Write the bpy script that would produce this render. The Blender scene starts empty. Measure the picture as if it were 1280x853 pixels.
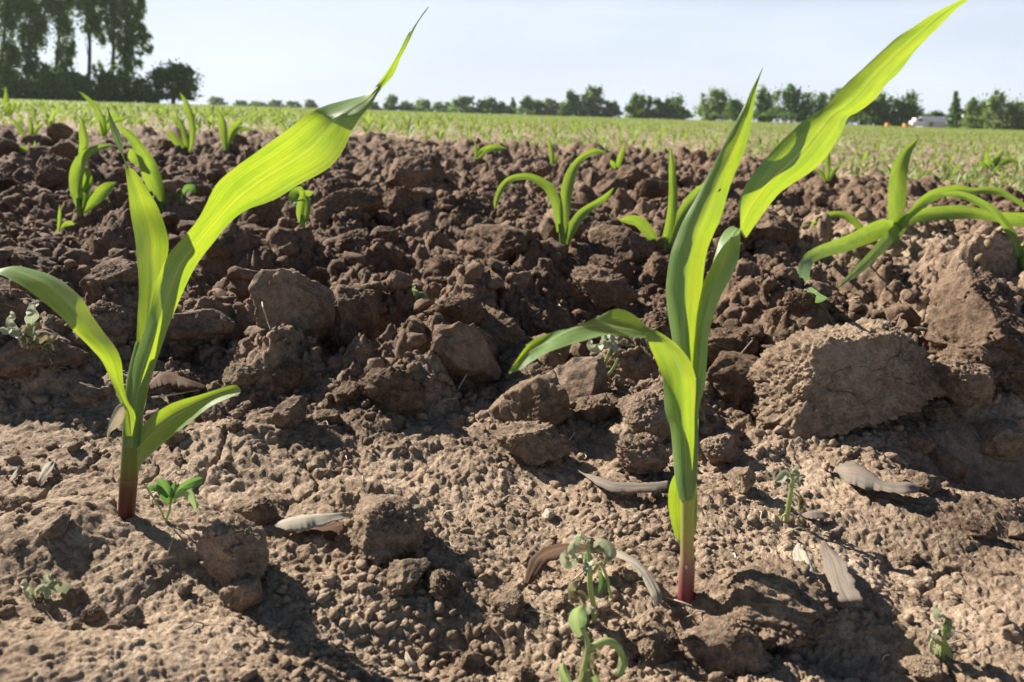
import bpy, math, random
import numpy as np
from mathutils import Vector, Matrix

# ------------------------------------------------------------------ camera
C = bpy.context.scene.collection
SC = bpy.context.scene
CAM_H = 0.22
PITCH = math.radians(16.34)
ROLL = math.radians(1.75)
F = 967.0                      # focal length in pixels of the 1280 x 853 photograph
fw = np.array([0, math.cos(PITCH), -math.sin(PITCH)])
r0 = np.array([1.0, 0, 0]); u0 = np.array([0, math.sin(PITCH), math.cos(PITCH)])
rt = math.cos(ROLL) * r0 + math.sin(ROLL) * u0
up = -math.sin(ROLL) * r0 + math.cos(ROLL) * u0
CAM = np.array([0.0, 0.0, CAM_H])
cam_d = bpy.data.cameras.new('camera')
cam = bpy.data.objects.new('camera', cam_d)
C.objects.link(cam)
m = Matrix(((rt[0], up[0], -fw[0], CAM[0]), (rt[1], up[1], -fw[1], CAM[1]), (rt[2], up[2], -fw[2], CAM[2]), (0, 0, 0, 1)))
cam.matrix_world = m
cam_d.sensor_fit = 'HORIZONTAL'
cam_d.sensor_width = 36.0
cam_d.lens = 36.0 * F / 1280.0
cam_d.clip_start = 0.01
cam_d.clip_end = 6000
cam_d.dof.use_dof = True
cam_d.dof.focus_distance = 0.50
cam_d.dof.aperture_fstop = 15.0
SC.camera = cam

# ------------------------------------------------------------------ light
SUN_EL, SUN_AZ = math.radians(32), math.radians(-54)      # azimuth from +Y, negative = towards the left
S = Vector((math.sin(SUN_AZ) * math.cos(SUN_EL), math.cos(SUN_AZ) * math.cos(SUN_EL), math.sin(SUN_EL)))
w = bpy.data.worlds.new('World'); SC.world = w
w.use_nodes = True
nt = w.node_tree
bgn = nt.nodes['Background']
sky = nt.nodes.new('ShaderNodeTexSky')
sky.sky_type = 'NISHITA'; sky.sun_disc = False
sky.sun_elevation = SUN_EL; sky.sun_rotation = SUN_AZ
sky.air_density = 1.0; sky.dust_density = 0.6; sky.ozone_density = 2.5
# thin high cloud veil
tc = nt.nodes.new('ShaderNodeTexCoord')
mp = nt.nodes.new('ShaderNodeMapping'); mp.inputs['Scale'].default_value = (1.2, 1.2, 5.0)
nz = nt.nodes.new('ShaderNodeTexNoise'); nz.inputs['Scale'].default_value = 2.2; nz.inputs['Detail'].default_value = 5
cr = nt.nodes.new('ShaderNodeMapRange'); cr.inputs['From Min'].default_value = 0.35; cr.inputs['From Max'].default_value = 0.75
cr.inputs['To Min'].default_value = 0.74; cr.inputs['To Max'].default_value = 0.98
mx = nt.nodes.new('ShaderNodeMix'); mx.data_type = 'RGBA'
mx.inputs['B'].default_value = (12.0, 13.1, 15.2, 1)
L = nt.links.new
L(tc.outputs['Generated'], mp.inputs['Vector']); L(mp.outputs[0], nz.inputs['Vector'])
L(nz.outputs['Fac'], cr.inputs['Value'])
sxyz = nt.nodes.new('ShaderNodeSeparateXYZ'); L(tc.outputs['Generated'], sxyz.inputs[0])
fall = nt.nodes.new('ShaderNodeMapRange'); fall.inputs['From Min'].default_value = 0.12; fall.inputs['From Max'].default_value = 0.22
fall.inputs['To Min'].default_value = 1.0; fall.inputs['To Max'].default_value = 0.0
L(sxyz.outputs[2], fall.inputs['Value'])
vm = nt.nodes.new('ShaderNodeMath'); vm.operation = 'MULTIPLY'; L(cr.outputs[0], vm.inputs[0]); L(fall.outputs[0], vm.inputs[1])
L(vm.outputs[0], mx.inputs['Factor'])
L(sky.outputs[0], mx.inputs['A']); L(mx.outputs['Result'], bgn.inputs['Color'])
bgn.inputs['Strength'].default_value = 0.033
sun_d = bpy.data.lights.new('sun', 'SUN'); sun_d.energy = 5.0; sun_d.angle = math.radians(0.55)
sun_d.color = (1.0, 0.93, 0.82)
sun = bpy.data.objects.new('sun', sun_d); C.objects.link(sun)
sun.rotation_euler = S.to_track_quat('Z', 'Y').to_euler()
SC.view_settings.view_transform = 'Standard'
SC.view_settings.look = 'None'
SC.view_settings.exposure = 1.2
SC.view_settings.gamma = 1.0
SC.view_settings.use_curve_mapping = False
SC.cycles.max_bounces = 6
SC.cycles.diffuse_bounces = 3
SC.cycles.transmission_bounces = 4
SC.cycles.volume_bounces = 0
SC.cycles.transparent_max_bounces = 4

# ------------------------------------------------------------------ numeric helpers
def hash2(ix, iy, seed):
    h = (ix.astype(np.int64) * 374761393 + iy.astype(np.int64) * 668265263 + seed * 2246822519) & 0xFFFFFFFF
    h = ((h ^ (h >> 13)) * 1274126177) & 0xFFFFFFFF
    h = h ^ (h >> 16)
    return h
def rnd(h, k):
    g = ((h ^ (k * 0x9E3779B1 & 0xFFFFFFFF)) * 2654435761) & 0xFFFFFFFF
    g = ((g ^ (g >> 15)) * 2246822519) & 0xFFFFFFFF
    g = g ^ (g >> 13)
    return ((g & 0xFFFFFF) / 16777216.0).astype(np.float32)
def perlin2(x, y, seed=0):
    x = np.asarray(x, dtype=np.float64); y = np.asarray(y, dtype=np.float64)
    ix = np.floor(x); iy = np.floor(y)
    fx = (x - ix).astype(np.float32); fy = (y - iy).astype(np.float32)
    u = fx * fx * fx * (fx * (fx * 6 - 15) + 10); v = fy * fy * fy * (fy * (fy * 6 - 15) + 10)
    def g(dx, dy):
        a = rnd(hash2(ix + dx, iy + dy, seed), 1) * 6.2831853
        return np.cos(a) * (fx - dx) + np.sin(a) * (fy - dy)
    a = g(0, 0); b = g(1, 0); c = g(0, 1); d = g(1, 1)
    return ((a + u * (b - a)) * (1 - v) + (c + u * (d - c)) * v) * 1.5
def perlin3(p, seed=0):
    p = np.asarray(p, dtype=np.float64)
    i = np.floor(p); f = (p - i)
    u = f * f * f * (f * (f * 6 - 15) + 10)
    out = 0
    for dx in (0, 1):
        for dy in (0, 1):
            for dz in (0, 1):
                h = hash2(i[:, 0] + dx + 57 * (i[:, 2] + dz), i[:, 1] + dy - 131 * (i[:, 2] + dz), seed)
                a = rnd(h, 1) * 2 - 1; b = rnd(h, 2) * 2 - 1; c = rnd(h, 3) * 2 - 1
                g = a * (f[:, 0] - dx) + b * (f[:, 1] - dy) + c * (f[:, 2] - dz)
                wgt = (u[:, 0] if dx else 1 - u[:, 0]) * (u[:, 1] if dy else 1 - u[:, 1]) * (u[:, 2] if dz else 1 - u[:, 2])
                out = out + g * wgt
    return out * 1.3
def lumps(x, y, cell, seed, rmin=0.30, rmax=0.78, power=0.5, tilt=0.35):
    """rounded, tilted, squashed lumps scattered one to a cell; returns their height in metres"""
    x = x / cell; y = y / cell
    ix = np.floor(x); iy = np.floor(y)
    best = np.zeros(x.shape, np.float32)
    for dx in (-1, 0, 1):
        for dy in (-1, 0, 1):
            h = hash2(ix + dx, iy + dy, seed)
            cx = ix + dx + rnd(h, 1) - x; cy = iy + dy + rnd(h, 2) - y
            r = rmin + (rmax - rmin) * rnd(h, 3) ** 1.5
            a = rnd(h, 4) * 3.1416
            e = 0.65 + 0.35 * rnd(h, 5)
            ca, sa = np.cos(a), np.sin(a)
            qx = (cx * ca + cy * sa) / r; qy = (-cx * sa + cy * ca) / (r * e)
            d = 1 - qx * qx - qy * qy
            t = (rnd(h, 6) - 0.5) * 2 * tilt * qx + (rnd(h, 7) - 0.5) * 2 * tilt * qy
            hh = np.power(np.maximum(d, 0), power) * (0.55 + 0.5 * rnd(h, 8) + t) * r
            best = np.maximum(best, hh)
    return best * cell

def smooth(a, b, x):
    t = np.clip((x - a) / (b - a), 0, 1)
    return t * t * (3 - 2 * t)

def edge_y(x):   # where the coarse clods give way to the finer seedbed
    return np.interp(x, [-6, -2.4, -0.2, 0.9, 1.25, 1.6, 5], [4.9, 4.7, 5.0, 4.0, 2.9, 2.45, 2.2])

def dryness(x, y):
    n_ = 1 - smooth(0.42, 0.72, y); o_ = smooth(-0.2, 0.4, y - edge_y(x))
    d = np.maximum(np.maximum(n_, o_ * 0.8), 0.8 * smooth(0.2, 0.7, x) * (1 - smooth(1.3, 1.9, y)))
    return np.clip(d + 0.15 * perlin2(x * 4, y * 4, 77), 0, 1)
MOUNDS = []      # (x, y, rx, ry, height, power) filled in below
def height(x, y):
    x = np.asarray(x, dtype=np.float64); y = np.asarray(y, dtype=np.float64)
    r = np.hypot(x, y)
    z = 0.012 * perlin2(x * 2.2, y * 2.2, 11) + 0.006 * perlin2(x * 7, y * 7, 12)
    eb = edge_y(x) + 0.25 * perlin2(x * 1.5, y * 1.5, 5)
    inner = 1 - smooth(-0.15, 0.25, y - eb)                 # 1 in the clod zone, 0 in the field
    near = 1 - smooth(0.46, 0.62, y + 0.06 * perlin2(x * 6, y * 6, 9))     # 1 on the crust at our feet
    rough = inner * (1 - near)
    z = z + 0.035 * np.exp(-((y - eb + 0.35) / 0.45) ** 2) * np.where(x < 1.0, 1, 0.5)
    z = z - 0.012 * smooth(0.6, 1.2, y) * inner
    # domain warp
    w1 = 0.010 * perlin2(x * 14, y * 14, 21); w2 = 0.010 * perlin2(x * 14, y * 14, 22)
    xx = x + w1; yy = y + w2
    near_pts = r < 14
    def at(mask, fn):
        o = np.zeros(x.shape, np.float32)
        if mask.any(): o[mask] = fn(xx[mask], yy[mask])
        return o
    patch = 0.5 + 0.9 * perlin2(x * 5, y * 5, 31)
    patch = np.clip(patch, 0.15, 1.2)
    z = z + at(near_pts, lambda a, b: lumps(a, b, 0.17, 41, power=0.65, tilt=0.8)) * (0.36 * rough + 0.10 * near + 0.10 * (1 - inner))
    z = z + at(near_pts, lambda a, b: lumps(a, b, 0.075, 42, power=0.55, tilt=0.9)) * (0.62 * rough + 0.16 * near * patch + 0.22 * (1 - inner))
    xx = xx + 0.003 * perlin2(x * 60, y * 60, 23); yy = yy + 0.003 * perlin2(x * 60, y * 60, 24)
    z = z + at(r < 9, lambda a, b: lumps(a, b, 0.034, 43, power=0.4, tilt=0.8)) * (0.80 * rough * np.clip(patch + 0.3, 0, 1) + 0.20 * near * patch + 0.4 * (1 - inner))
    xx = xx + 0.0012 * perlin2(x * 190, y * 190, 25); yy = yy + 0.0012 * perlin2(x * 190, y * 190, 26)
    z = z + at(r < 4, lambda a, b: lumps(a, b, 0.015, 44, tilt=0.7)) * (0.85 * rough + 0.22 * near * np.clip(patch + .1, .2, 1) + 0.6 * (1 - inner))
    z = z + at(r < 1.9, lambda a, b: lumps(a, b, 0.0068, 45, tilt=0.6)) * (0.85 * rough + 0.50 * near * np.clip(patch, .25, 1))
    z = z + at(r < 1.0, lambda a, b: lumps(a, b, 0.0034, 46, tilt=0.5)) * (0.8 * rough + 0.60 * near)
    z = z + at(r < 0.8, lambda a, b: perlin2(a * 700, b * 700, 47)) * 0.0004
    ck = np.abs(perlin2(xx * 17, yy * 17, 93)); z = z - 0.0035 * np.exp(-(ck / 0.028) ** 2) * near * np.clip(perlin2(x * 6, y * 6, 94) * 2 + .4, 0, 1)
    for (mx_, my_, rx, ry, hh, ang) in MOUNDS:
        ca, sa = math.cos(ang), math.sin(ang)
        qx = ((x - mx_) * ca + (y - my_) * sa) / rx; qy = (-(x - mx_) * sa + (y - my_) * ca) / ry
        z = z + hh * np.exp(-(qx * qx + qy * qy) ** 1.5)
    return z * (1 - smooth(14, 40, r))

def ray(px, py):
    d = rt * (px - 640.0) / F + up * (426.5 - py) / F + fw
    return d
def at_y(px, py, Y):          # the point of the vertical plane y = Y that the pixel looks at
    d = ray(px, py); t = Y / d[1]
    return CAM + d * t
def at_z(px, py, z=0.0):
    d = ray(px, py); t = (z - CAM[2]) / d[2]
    return CAM + d * t
def hit(px, py):              # the point of the ground seen at the pixel
    d = ray(px, py)
    t = 0.15 * (1.004 ** np.arange(1150))
    P = CAM[None] + d[None] * t[:, None]
    below = P[:, 2] < height(P[:, 0], P[:, 1])
    k = int(np.argmax(below)) if below.any() else len(t) - 1
    return P[k]
def px_size(p):               # metres per photo pixel at a point
    return float(np.dot(np.asarray(p) - CAM, fw)) / F

# ------------------------------------------------------------------ object helpers
def mesh_obj(name, V, Fc, mat, parent=None, uv=None, smooth_=True, mats=None, fmat=None):
    me = bpy.data.meshes.new(name)
    V = np.asarray(V, dtype=np.float32)
    if isinstance(Fc, np.ndarray):
        n, k = Fc.shape
        me.vertices.add(len(V)); me.vertices.foreach_set('co', V.ravel())
        me.loops.add(n * k); me.loops.foreach_set('vertex_index', Fc.astype(np.int32).ravel())
        me.polygons.add(n)
        me.polygons.foreach_set('loop_start', np.arange(0, n * k, k, dtype=np.int32))
        me.update(calc_edges=True)
    else:
        me.from_pydata([tuple(v) for v in V.tolist()], [], Fc)
    if uv is not None:
        uvl = me.uv_layers.new(name='UVMap')
        idx = np.zeros(len(me.loops), np.int32); me.loops.foreach_get('vertex_index', idx)
        uvl.data.foreach_set('uv', np.asarray(uv, np.float32)[idx].ravel())
    me.polygons.foreach_set('use_smooth', np.full(len(me.polygons), smooth_, dtype=bool))
    me.materials.append(mat)
    me.validate()
    o = bpy.data.objects.new(name, me); C.objects.link(o)
    if parent is not None:
        o.parent = parent
    return o
def empty(name, loc=(0, 0, 0)):
    o = bpy.data.objects.new(name, None); C.objects.link(o); o.location = loc
    o.empty_display_size = 0.02
    return o
def tag(o, label=None, cat=None, group=None, kind=None):
    if label: o['label'] = label
    if cat: o['category'] = cat
    if group: o['group'] = group
    if kind: o['kind'] = kind
    return o
def copy_tree(o, parent=None):
    c = o.copy(); C.objects.link(c)
    if parent is not None:
        c.parent = parent
    for ch in list(o.children):
        copy_tree(ch, c)
    return c

# ------------------------------------------------------------------ materials
def new_mat(name):
    mt = bpy.data.materials.new(name); mt.use_nodes = True
    n = mt.node_tree; n.nodes.clear()
    out = n.nodes.new('ShaderNodeOutputMaterial')
    return mt, n, out
def node(n, typ, **kw):
    x = n.nodes.new(typ)
    for k, v in kw.items():
        if k.startswith('_'): setattr(x, k[1:], v)
        else: x.inputs[k.replace('__', ' ')].default_value = v
    return x
def ramp(n, stops):
    r = n.nodes.new('ShaderNodeValToRGB'); e = r.color_ramp.elements
    while len(e) > 1: e.remove(e[-1])
    e[0].position = stops[0][0]; e[0].color = (*stops[0][1], 1)
    for p, c in stops[1:]:
        k = e.new(p); k.color = (*c, 1)
    return r

def soil_material(name, dark, mid, light, bump=1.0, zone=False):
    mt, n, out = new_mat(name)
    ge = node(n, 'ShaderNodeNewGeometry')
    pos = ge.outputs['Position']
    nA = node(n, 'ShaderNodeTexNoise', Scale=9.0, Detail=4.0, Roughness=0.6)
    nB = node(n, 'ShaderNodeTexNoise', Scale=150.0, Detail=5.0, Roughness=0.7)
    nC = node(n, 'ShaderNodeTexNoise', Scale=900.0, Detail=4.0, Roughness=0.75)
    for k in (nA, nB, nC): n.links.new(pos, k.inputs['Vector'])
    mix = node(n, 'ShaderNodeMath', _operation='MULTIPLY_ADD'); mix.inputs[1].default_value = 0.55
    n.links.new(nB.outputs['Fac'], mix.inputs[0])
    mA = node(n, 'ShaderNodeMath', _operation='MULTIPLY'); mA.inputs[1].default_value = 0.45
    n.links.new(nA.outputs['Fac'], mA.inputs[0]); n.links.new(mA.outputs[0], mix.inputs[2])
    last = mix.outputs[0]
    cr_ = ramp(n, [(0.38, dark), (0.50, mid), (0.64, light)])
    n.links.new(last, cr_.inputs[0])
    col = cr_.outputs[0]
    if not zone:
        oi = node(n, 'ShaderNodeObjectInfo'); mo = node(n, 'ShaderNodeMix', _data_type='RGBA', _blend_type='MULTIPLY'); mo.inputs['Factor'].default_value = 1.0
        n.links.new(col, mo.inputs['A']); n.links.new(oi.outputs['Color'], mo.inputs['B']); col = mo.outputs['Result']
    if zone:
        # drier, paler crust close by and on the tilled field; moister brown clods between
        sp = node(n, 'ShaderNodeSeparateXYZ'); n.links.new(pos, sp.inputs[0])
        at_ = node(n, 'ShaderNodeAttribute', _attribute_name='dry')
        mm = node(n, 'ShaderNodeMix', _data_type='RGBA', _blend_type='MULTIPLY')
        mm.inputs['Factor'].default_value = 1.0
        rr = ramp(n, [(0.0, (0.59, 0.515, 0.455)), (1.0, (1.12, 1.08, 1.02))])
        n.links.new(at_.outputs['Fac'], rr.inputs[0])
        n.links.new(col, mm.inputs['A']); n.links.new(rr.outputs[0], mm.inputs['B'])
        col = mm.outputs['Result']
    nD = node(n, 'ShaderNodeTexNoise', Scale=48.0, Detail=4.0, Roughness=0.7); n.links.new(pos, nD.inputs['Vector'])
    b0 = node(n, 'ShaderNodeBump', Strength=0.6 * bump, Distance=0.010); n.links.new(nD.outputs['Fac'], b0.inputs['Height'])
    b1 = node(n, 'ShaderNodeBump', Strength=0.9 * bump, Distance=0.0036); n.links.new(b0.outputs[0], b1.inputs['Normal'])
    b2 = node(n, 'ShaderNodeBump', Strength=0.9 * bump, Distance=0.0011)
    n.links.new(nB.outputs['Fac'], b1.inputs['Height']); n.links.new(nC.outputs['Fac'], b2.inputs['Height'])
    n.links.new(b1.outputs[0], b2.inputs['Normal'])
    p = node(n, 'ShaderNodeBsdfPrincipled', Roughness=0.92)
    p.inputs['Specular IOR Level'].default_value = 0.25
    n.links.new(col, p.inputs['Base Color']); n.links.new(b2.outputs[0], p.inputs['Normal'])
    n.links.new(p.outputs[0], out.inputs[0])
    return mt

def leaf_material(name, top, glow, trans=0.55, rough=0.38, vein=1.0, scale=1.0, ribs=0.7):
    mt, n, out = new_mat(name)
    uv = node(n, 'ShaderNodeUVMap')
    sp = node(n, 'ShaderNodeSeparateXYZ'); n.links.new(uv.outputs[0], sp.inputs[0])
    # u runs 0..1 across the blade, v in decimetres along it
    mp_ = node(n, 'ShaderNodeMapping'); mp_.inputs['Scale'].default_value = (60 * scale, 0.9, 1)
    n.links.new(uv.outputs[0], mp_.inputs[0])
    st = node(n, 'ShaderNodeTexNoise', Scale=1.0, Detail=2.0, Roughness=0.5); n.links.new(mp_.outputs[0], st.inputs['Vector'])
    mp2 = node(n, 'ShaderNodeMapping'); mp2.inputs['Scale'].default_value = (2.6, 2.6, 1)
    n.links.new(uv.outputs[0], mp2.inputs[0])
    bl = node(n, 'ShaderNodeTexNoise', Scale=1.0, Detail=5.0, Roughness=0.65); n.links.new(mp2.outputs[0], bl.inputs['Vector'])
    # midrib
    sb = node(n, 'ShaderNodeMath', _operation='SUBTRACT'); sb.inputs[1].default_value = 0.5; n.links.new(sp.outputs[0], sb.inputs[0])
    ab = node(n, 'ShaderNodeMath', _operation='ABSOLUTE'); n.links.new(sb.outputs[0], ab.inputs[0])
    rib = node(n, 'ShaderNodeMapRange'); rib.inputs['From Min'].default_value = 0.008; rib.inputs['From Max'].default_value = 0.035
    rib.inputs['To Min'].default_value = 1.0; rib.inputs['To Max'].default_value = 0.0; n.links.new(ab.outputs[0], rib.inputs['Value'])
    def tint(base, lo, hi):
        r_ = ramp(n, [(0.30, tuple(c * lo for c in base)), (0.72, tuple(min(1, c * hi) for c in base))])
        n.links.new(st.outputs['Fac'], r_.inputs[0])
        m1 = node(n, 'ShaderNodeMix', _data_type='RGBA', _blend_type='MULTIPLY'); m1.inputs['Factor'].default_value = 0.7
        r2 = ramp(n, [(0.34, (0.52, 0.74, 0.75)), (0.54, (0.95, 0.98, 1.0)), (0.70, (1.15, 1.03, 0.8))])
        n.links.new(bl.outputs['Fac'], r2.inputs[0])
        n.links.new(r_.outputs[0], m1.inputs['A']); n.links.new(r2.outputs[0], m1.inputs['B'])
        return m1.outputs['Result']
    ct = tint(top, 1 - 0.22 * vein, 1 + 0.22 * vein); cg = tint(glow, 1 - 0.26 * vein, 1 + 0.18 * vein)
    mr = node(n, 'ShaderNodeMix', _data_type='RGBA'); mr.inputs['B'].default_value = (min(1, top[0] * 2.2 + .05), min(1, top[1] * 1.7 + .05), top[2] * 2 + .04, 1)
    edg = node(n, 'ShaderNodeMapRange'); edg.inputs['From Min'].default_value = 0.475; edg.inputs['From Max'].default_value = 0.498
    n.links.new(ab.outputs[0], edg.inputs['Value'])
    dm = node(n, 'ShaderNodeMapping'); dm.inputs['Scale'].default_value = (30, 95, 1); n.links.new(uv.outputs[0], dm.inputs[0])
    dn = node(n, 'ShaderNodeTexNoise', Scale=1.0, Detail=2.0); n.links.new(dm.outputs[0], dn.inputs['Vector'])
    dr = node(n, 'ShaderNodeMapRange'); dr.inputs['From Min'].default_value = 0.70; dr.inputs['From Max'].default_value = 0.76
    n.links.new(dn.outputs['Fac'], dr.inputs['Value'])
    m_a = node(n, 'ShaderNodeMath', _operation='MAXIMUM'); n.links.new(rib.outputs[0], m_a.inputs[0]); n.links.new(edg.outputs[0], m_a.inputs[1])
    m_b = node(n, 'ShaderNodeMath', _operation='MAXIMUM'); n.links.new(m_a.outputs[0], m_b.inputs[0]); n.links.new(dr.outputs[0], m_b.inputs[1])
    fr = node(n, 'ShaderNodeMath', _operation='MULTIPLY'); fr.inputs[1].default_value = ribs
    n.links.new(m_b.outputs[0], fr.inputs[0]); n.links.new(fr.outputs[0], mr.inputs['Factor']); n.links.new(ct, mr.inputs['A'])
    bp = node(n, 'ShaderNodeBump', Strength=0.35, Distance=0.0006); n.links.new(st.outputs['Fac'], bp.inputs['Height'])
    p = node(n, 'ShaderNodeBsdfPrincipled', Roughness=rough); n.links.new(mr.outputs['Result'], p.inputs['Base Color'])
    p.inputs['Specular IOR Level'].default_value = 0.5
    n.links.new(bp.outputs[0], p.inputs['Normal'])
    tr = node(n, 'ShaderNodeBsdfTranslucent'); n.links.new(cg, tr.inputs[0]); n.links.new(bp.outputs[0], tr.inputs['Normal'])
    ms = node(n, 'ShaderNodeMixShader'); ms.inputs[0].default_value = trans
    n.links.new(p.outputs[0], ms.inputs[1]); n.links.new(tr.outputs[0], ms.inputs[2]); n.links.new(ms.outputs[0], out.inputs[0])
    return mt

def plain_material(name, col, rough=0.7, trans=0.0, var=0.2, scale=40.0):
    mt, n, out = new_mat(name)
    tcn = node(n, 'ShaderNodeTexCoord')
    nz_ = node(n, 'ShaderNodeTexNoise', Scale=scale, Detail=4.0, Roughness=0.6); n.links.new(tcn.outputs['Object'], nz_.inputs['Vector'])
    r_ = ramp(n, [(0.3, tuple(c * (1 - var) for c in col)), (0.7, tuple(min(1, c * (1 + var)) for c in col))])
    n.links.new(nz_.outputs['Fac'], r_.inputs[0])
    p = node(n, 'ShaderNodeBsdfPrincipled', Roughness=rough); n.links.new(r_.outputs[0], p.inputs['Base Color'])
    p.inputs['Specular IOR Level'].default_value = 0.3
    if trans > 0:
        tr = node(n, 'ShaderNodeBsdfTranslucent'); n.links.new(r_.outputs[0], tr.inputs[0])
        ms = node(n, 'ShaderNodeMixShader'); ms.inputs[0].default_value = trans
        n.links.new(p.outputs[0], ms.inputs[1]); n.links.new(tr.outputs[0], ms.inputs[2]); n.links.new(ms.outputs[0], out.inputs[0])
    else:
        n.links.new(p.outputs[0], out.inputs[0])
    return mt

def stem_material(name, stops, axis='v'):
    mt, n, out = new_mat(name)
    uv = node(n, 'ShaderNodeUVMap'); sp = node(n, 'ShaderNodeSeparateXYZ'); n.links.new(uv.outputs[0], sp.inputs[0])
    mp_ = node(n, 'ShaderNodeMapping'); mp_.inputs['Scale'].default_value = (26, 2.0, 1); n.links.new(uv.outputs[0], mp_.inputs[0])
    st = node(n, 'ShaderNodeTexNoise', Scale=1.0, Detail=3.0); n.links.new(mp_.outputs[0], st.inputs['Vector'])
    ad = node(n, 'ShaderNodeMath', _operation='MULTIPLY_ADD'); ad.inputs[1].default_value = 0.14
    n.links.new(st.outputs['Fac'], ad.inputs[0]); n.links.new(sp.outputs[1], ad.inputs[2])
    sb = node(n, 'ShaderNodeMath', _operation='SUBTRACT'); sb.inputs[1].default_value = 0.07; n.links.new(ad.outputs[0], sb.inputs[0])
    r_ = ramp(n, stops); n.links.new(sb.outputs[0], r_.inputs[0])
    p = node(n, 'ShaderNodeBsdfPrincipled', Roughness=0.42); n.links.new(r_.outputs[0], p.inputs['Base Color'])
    tr = node(n, 'ShaderNodeBsdfTranslucent'); n.links.new(r_.outputs[0], tr.inputs[0])
    ms = node(n, 'ShaderNodeMixShader'); ms.inputs[0].default_value = 0.35
    n.links.new(p.outputs[0], ms.inputs[1]); n.links.new(tr.outputs[0], ms.inputs[2]); n.links.new(ms.outputs[0], out.inputs[0])
    return mt

M_soil = soil_material('soil', (0.14, 0.10, 0.070), (0.31, 0.235, 0.172), (0.50, 0.402, 0.31), zone=True)
M_clod = soil_material('clod_soil', (0.14, 0.097, 0.066), (0.31, 0.228, 0.16), (0.52, 0.41, 0.30), bump=1.3)
M_corn = leaf_material('maize_leaf', (0.23, 0.36, 0.13), (0.35, 0.44, 0.012), 0.52, vein=0.85)
M_corn2 = leaf_material('maize_leaf_far', (0.20, 0.33, 0.11), (0.28, 0.38, 0.03), 0.5, rough=0.42)
M_stem1 = stem_material('maize_stem_dark', [(0.0, (0.04, 0.006, 0.014)), (0.14, (0.075, 0.008, 0.022)), (0.26, (0.17, 0.02, 0.03)), (0.36, (0.20, 0.11, 0.035)), (0.44, (0.18, 0.20, 0.045)), (0.55, (0.15, 0.22, 0.05)), (1.0, (0.14, 0.27, 0.06))])
M_stem2 = stem_material('maize_stem_pink', [(0.0, (0.20, 0.015, 0.04)), (0.12, (0.34, 0.05, 0.09)), (0.24, (0.44, 0.22, 0.18)), (0.36, (0.46, 0.34, 0.17)), (0.46, (0.42, 0.42, 0.12)), (1.0, (0.26, 0.40, 0.09))])
M_stem3 = stem_material('maize_stem_pale', [(0.0, (0.22, 0.20, 0.10)), (0.4, (0.20, 0.32, 0.08)), (1.0, (0.16, 0.30, 0.06))])
# ------------------------------------------------------------------ ground
def add_mound(px, py, wpx, dpx, hh, ang=0.0):
    p = at_z(px, py, 0.0); s = px_size(p)
    MOUNDS.append((p[0], p[1], wpx * s * 0.5, dpx * s * 0.5, hh, ang))
add_mound(60, 690, 200, 150, 0.016)
add_mound(15, 860, 520, 170, 0.012)
add_mound(1000, 770, 230, 90, 0.012, -0.25)
add_mound(560, 800, 260, 90, -0.008)
add_mound(470, 640, 150, 110, 0.010)
add_mound(1090, 480, 330, 420, 0.028)
add_mound(1240, 400, 260, 400, 0.030)
add_mound(1230, 600, 220, 120, -0.022)
add_mound(480, 440, 150, 160, -0.020)
add_mound(430, 380, 200, 260, 0.012)
add_mound(1060, 335, 190, 260, -0.035)
add_mound(190, 430, 260, 200, -0.012)

def angles():
    a = [math.radians(-80)]
    while a[-1] < math.radians(80):
        t = abs(a[-1])
        step = 0.0016 if t < math.radians(40) else (0.004 if t < math.radians(50) else 0.012)
        a.append(a[-1] + step)
    return np.array(a)
def radii():
    r = [0.01, 0.04, 0.07, 0.10, 0.13]
    while r[-1] < 4.0: r.append(r[-1] * 1.0029)
    while r[-1] < 8: r.append(r[-1] * 1.008)
    while r[-1] < 40: r.append(r[-1] * 1.03)
    while r[-1] < 4500: r.append(r[-1] * 1.25)
    return np.array(r)
A = angles(); R = radii()
GX = (np.sin(A)[None] * R[:, None]); GY = (np.cos(A)[None] * R[:, None])
GZ = height(GX.ravel(), GY.ravel()).reshape(GX.shape)
nr, na = GX.shape
V = np.stack([GX, GY, GZ], -1).reshape(-1, 3)
i = np.arange(nr - 1)[:, None] * na + np.arange(na - 1)[None]
i = i.ravel()
R_MAX = R[-1]
FQ = np.stack([i, i + 1, i + na + 1, i + na], -1)
ground = mesh_obj('ground', V, FQ[:, ::-1], M_soil)
tag(ground, kind='structure')
dry = dryness(V[:, 0], V[:, 1])
at_ = ground.data.attributes.new('dry', 'FLOAT', 'POINT'); at_.data.foreach_set('value', dry.astype(np.float32))

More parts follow.
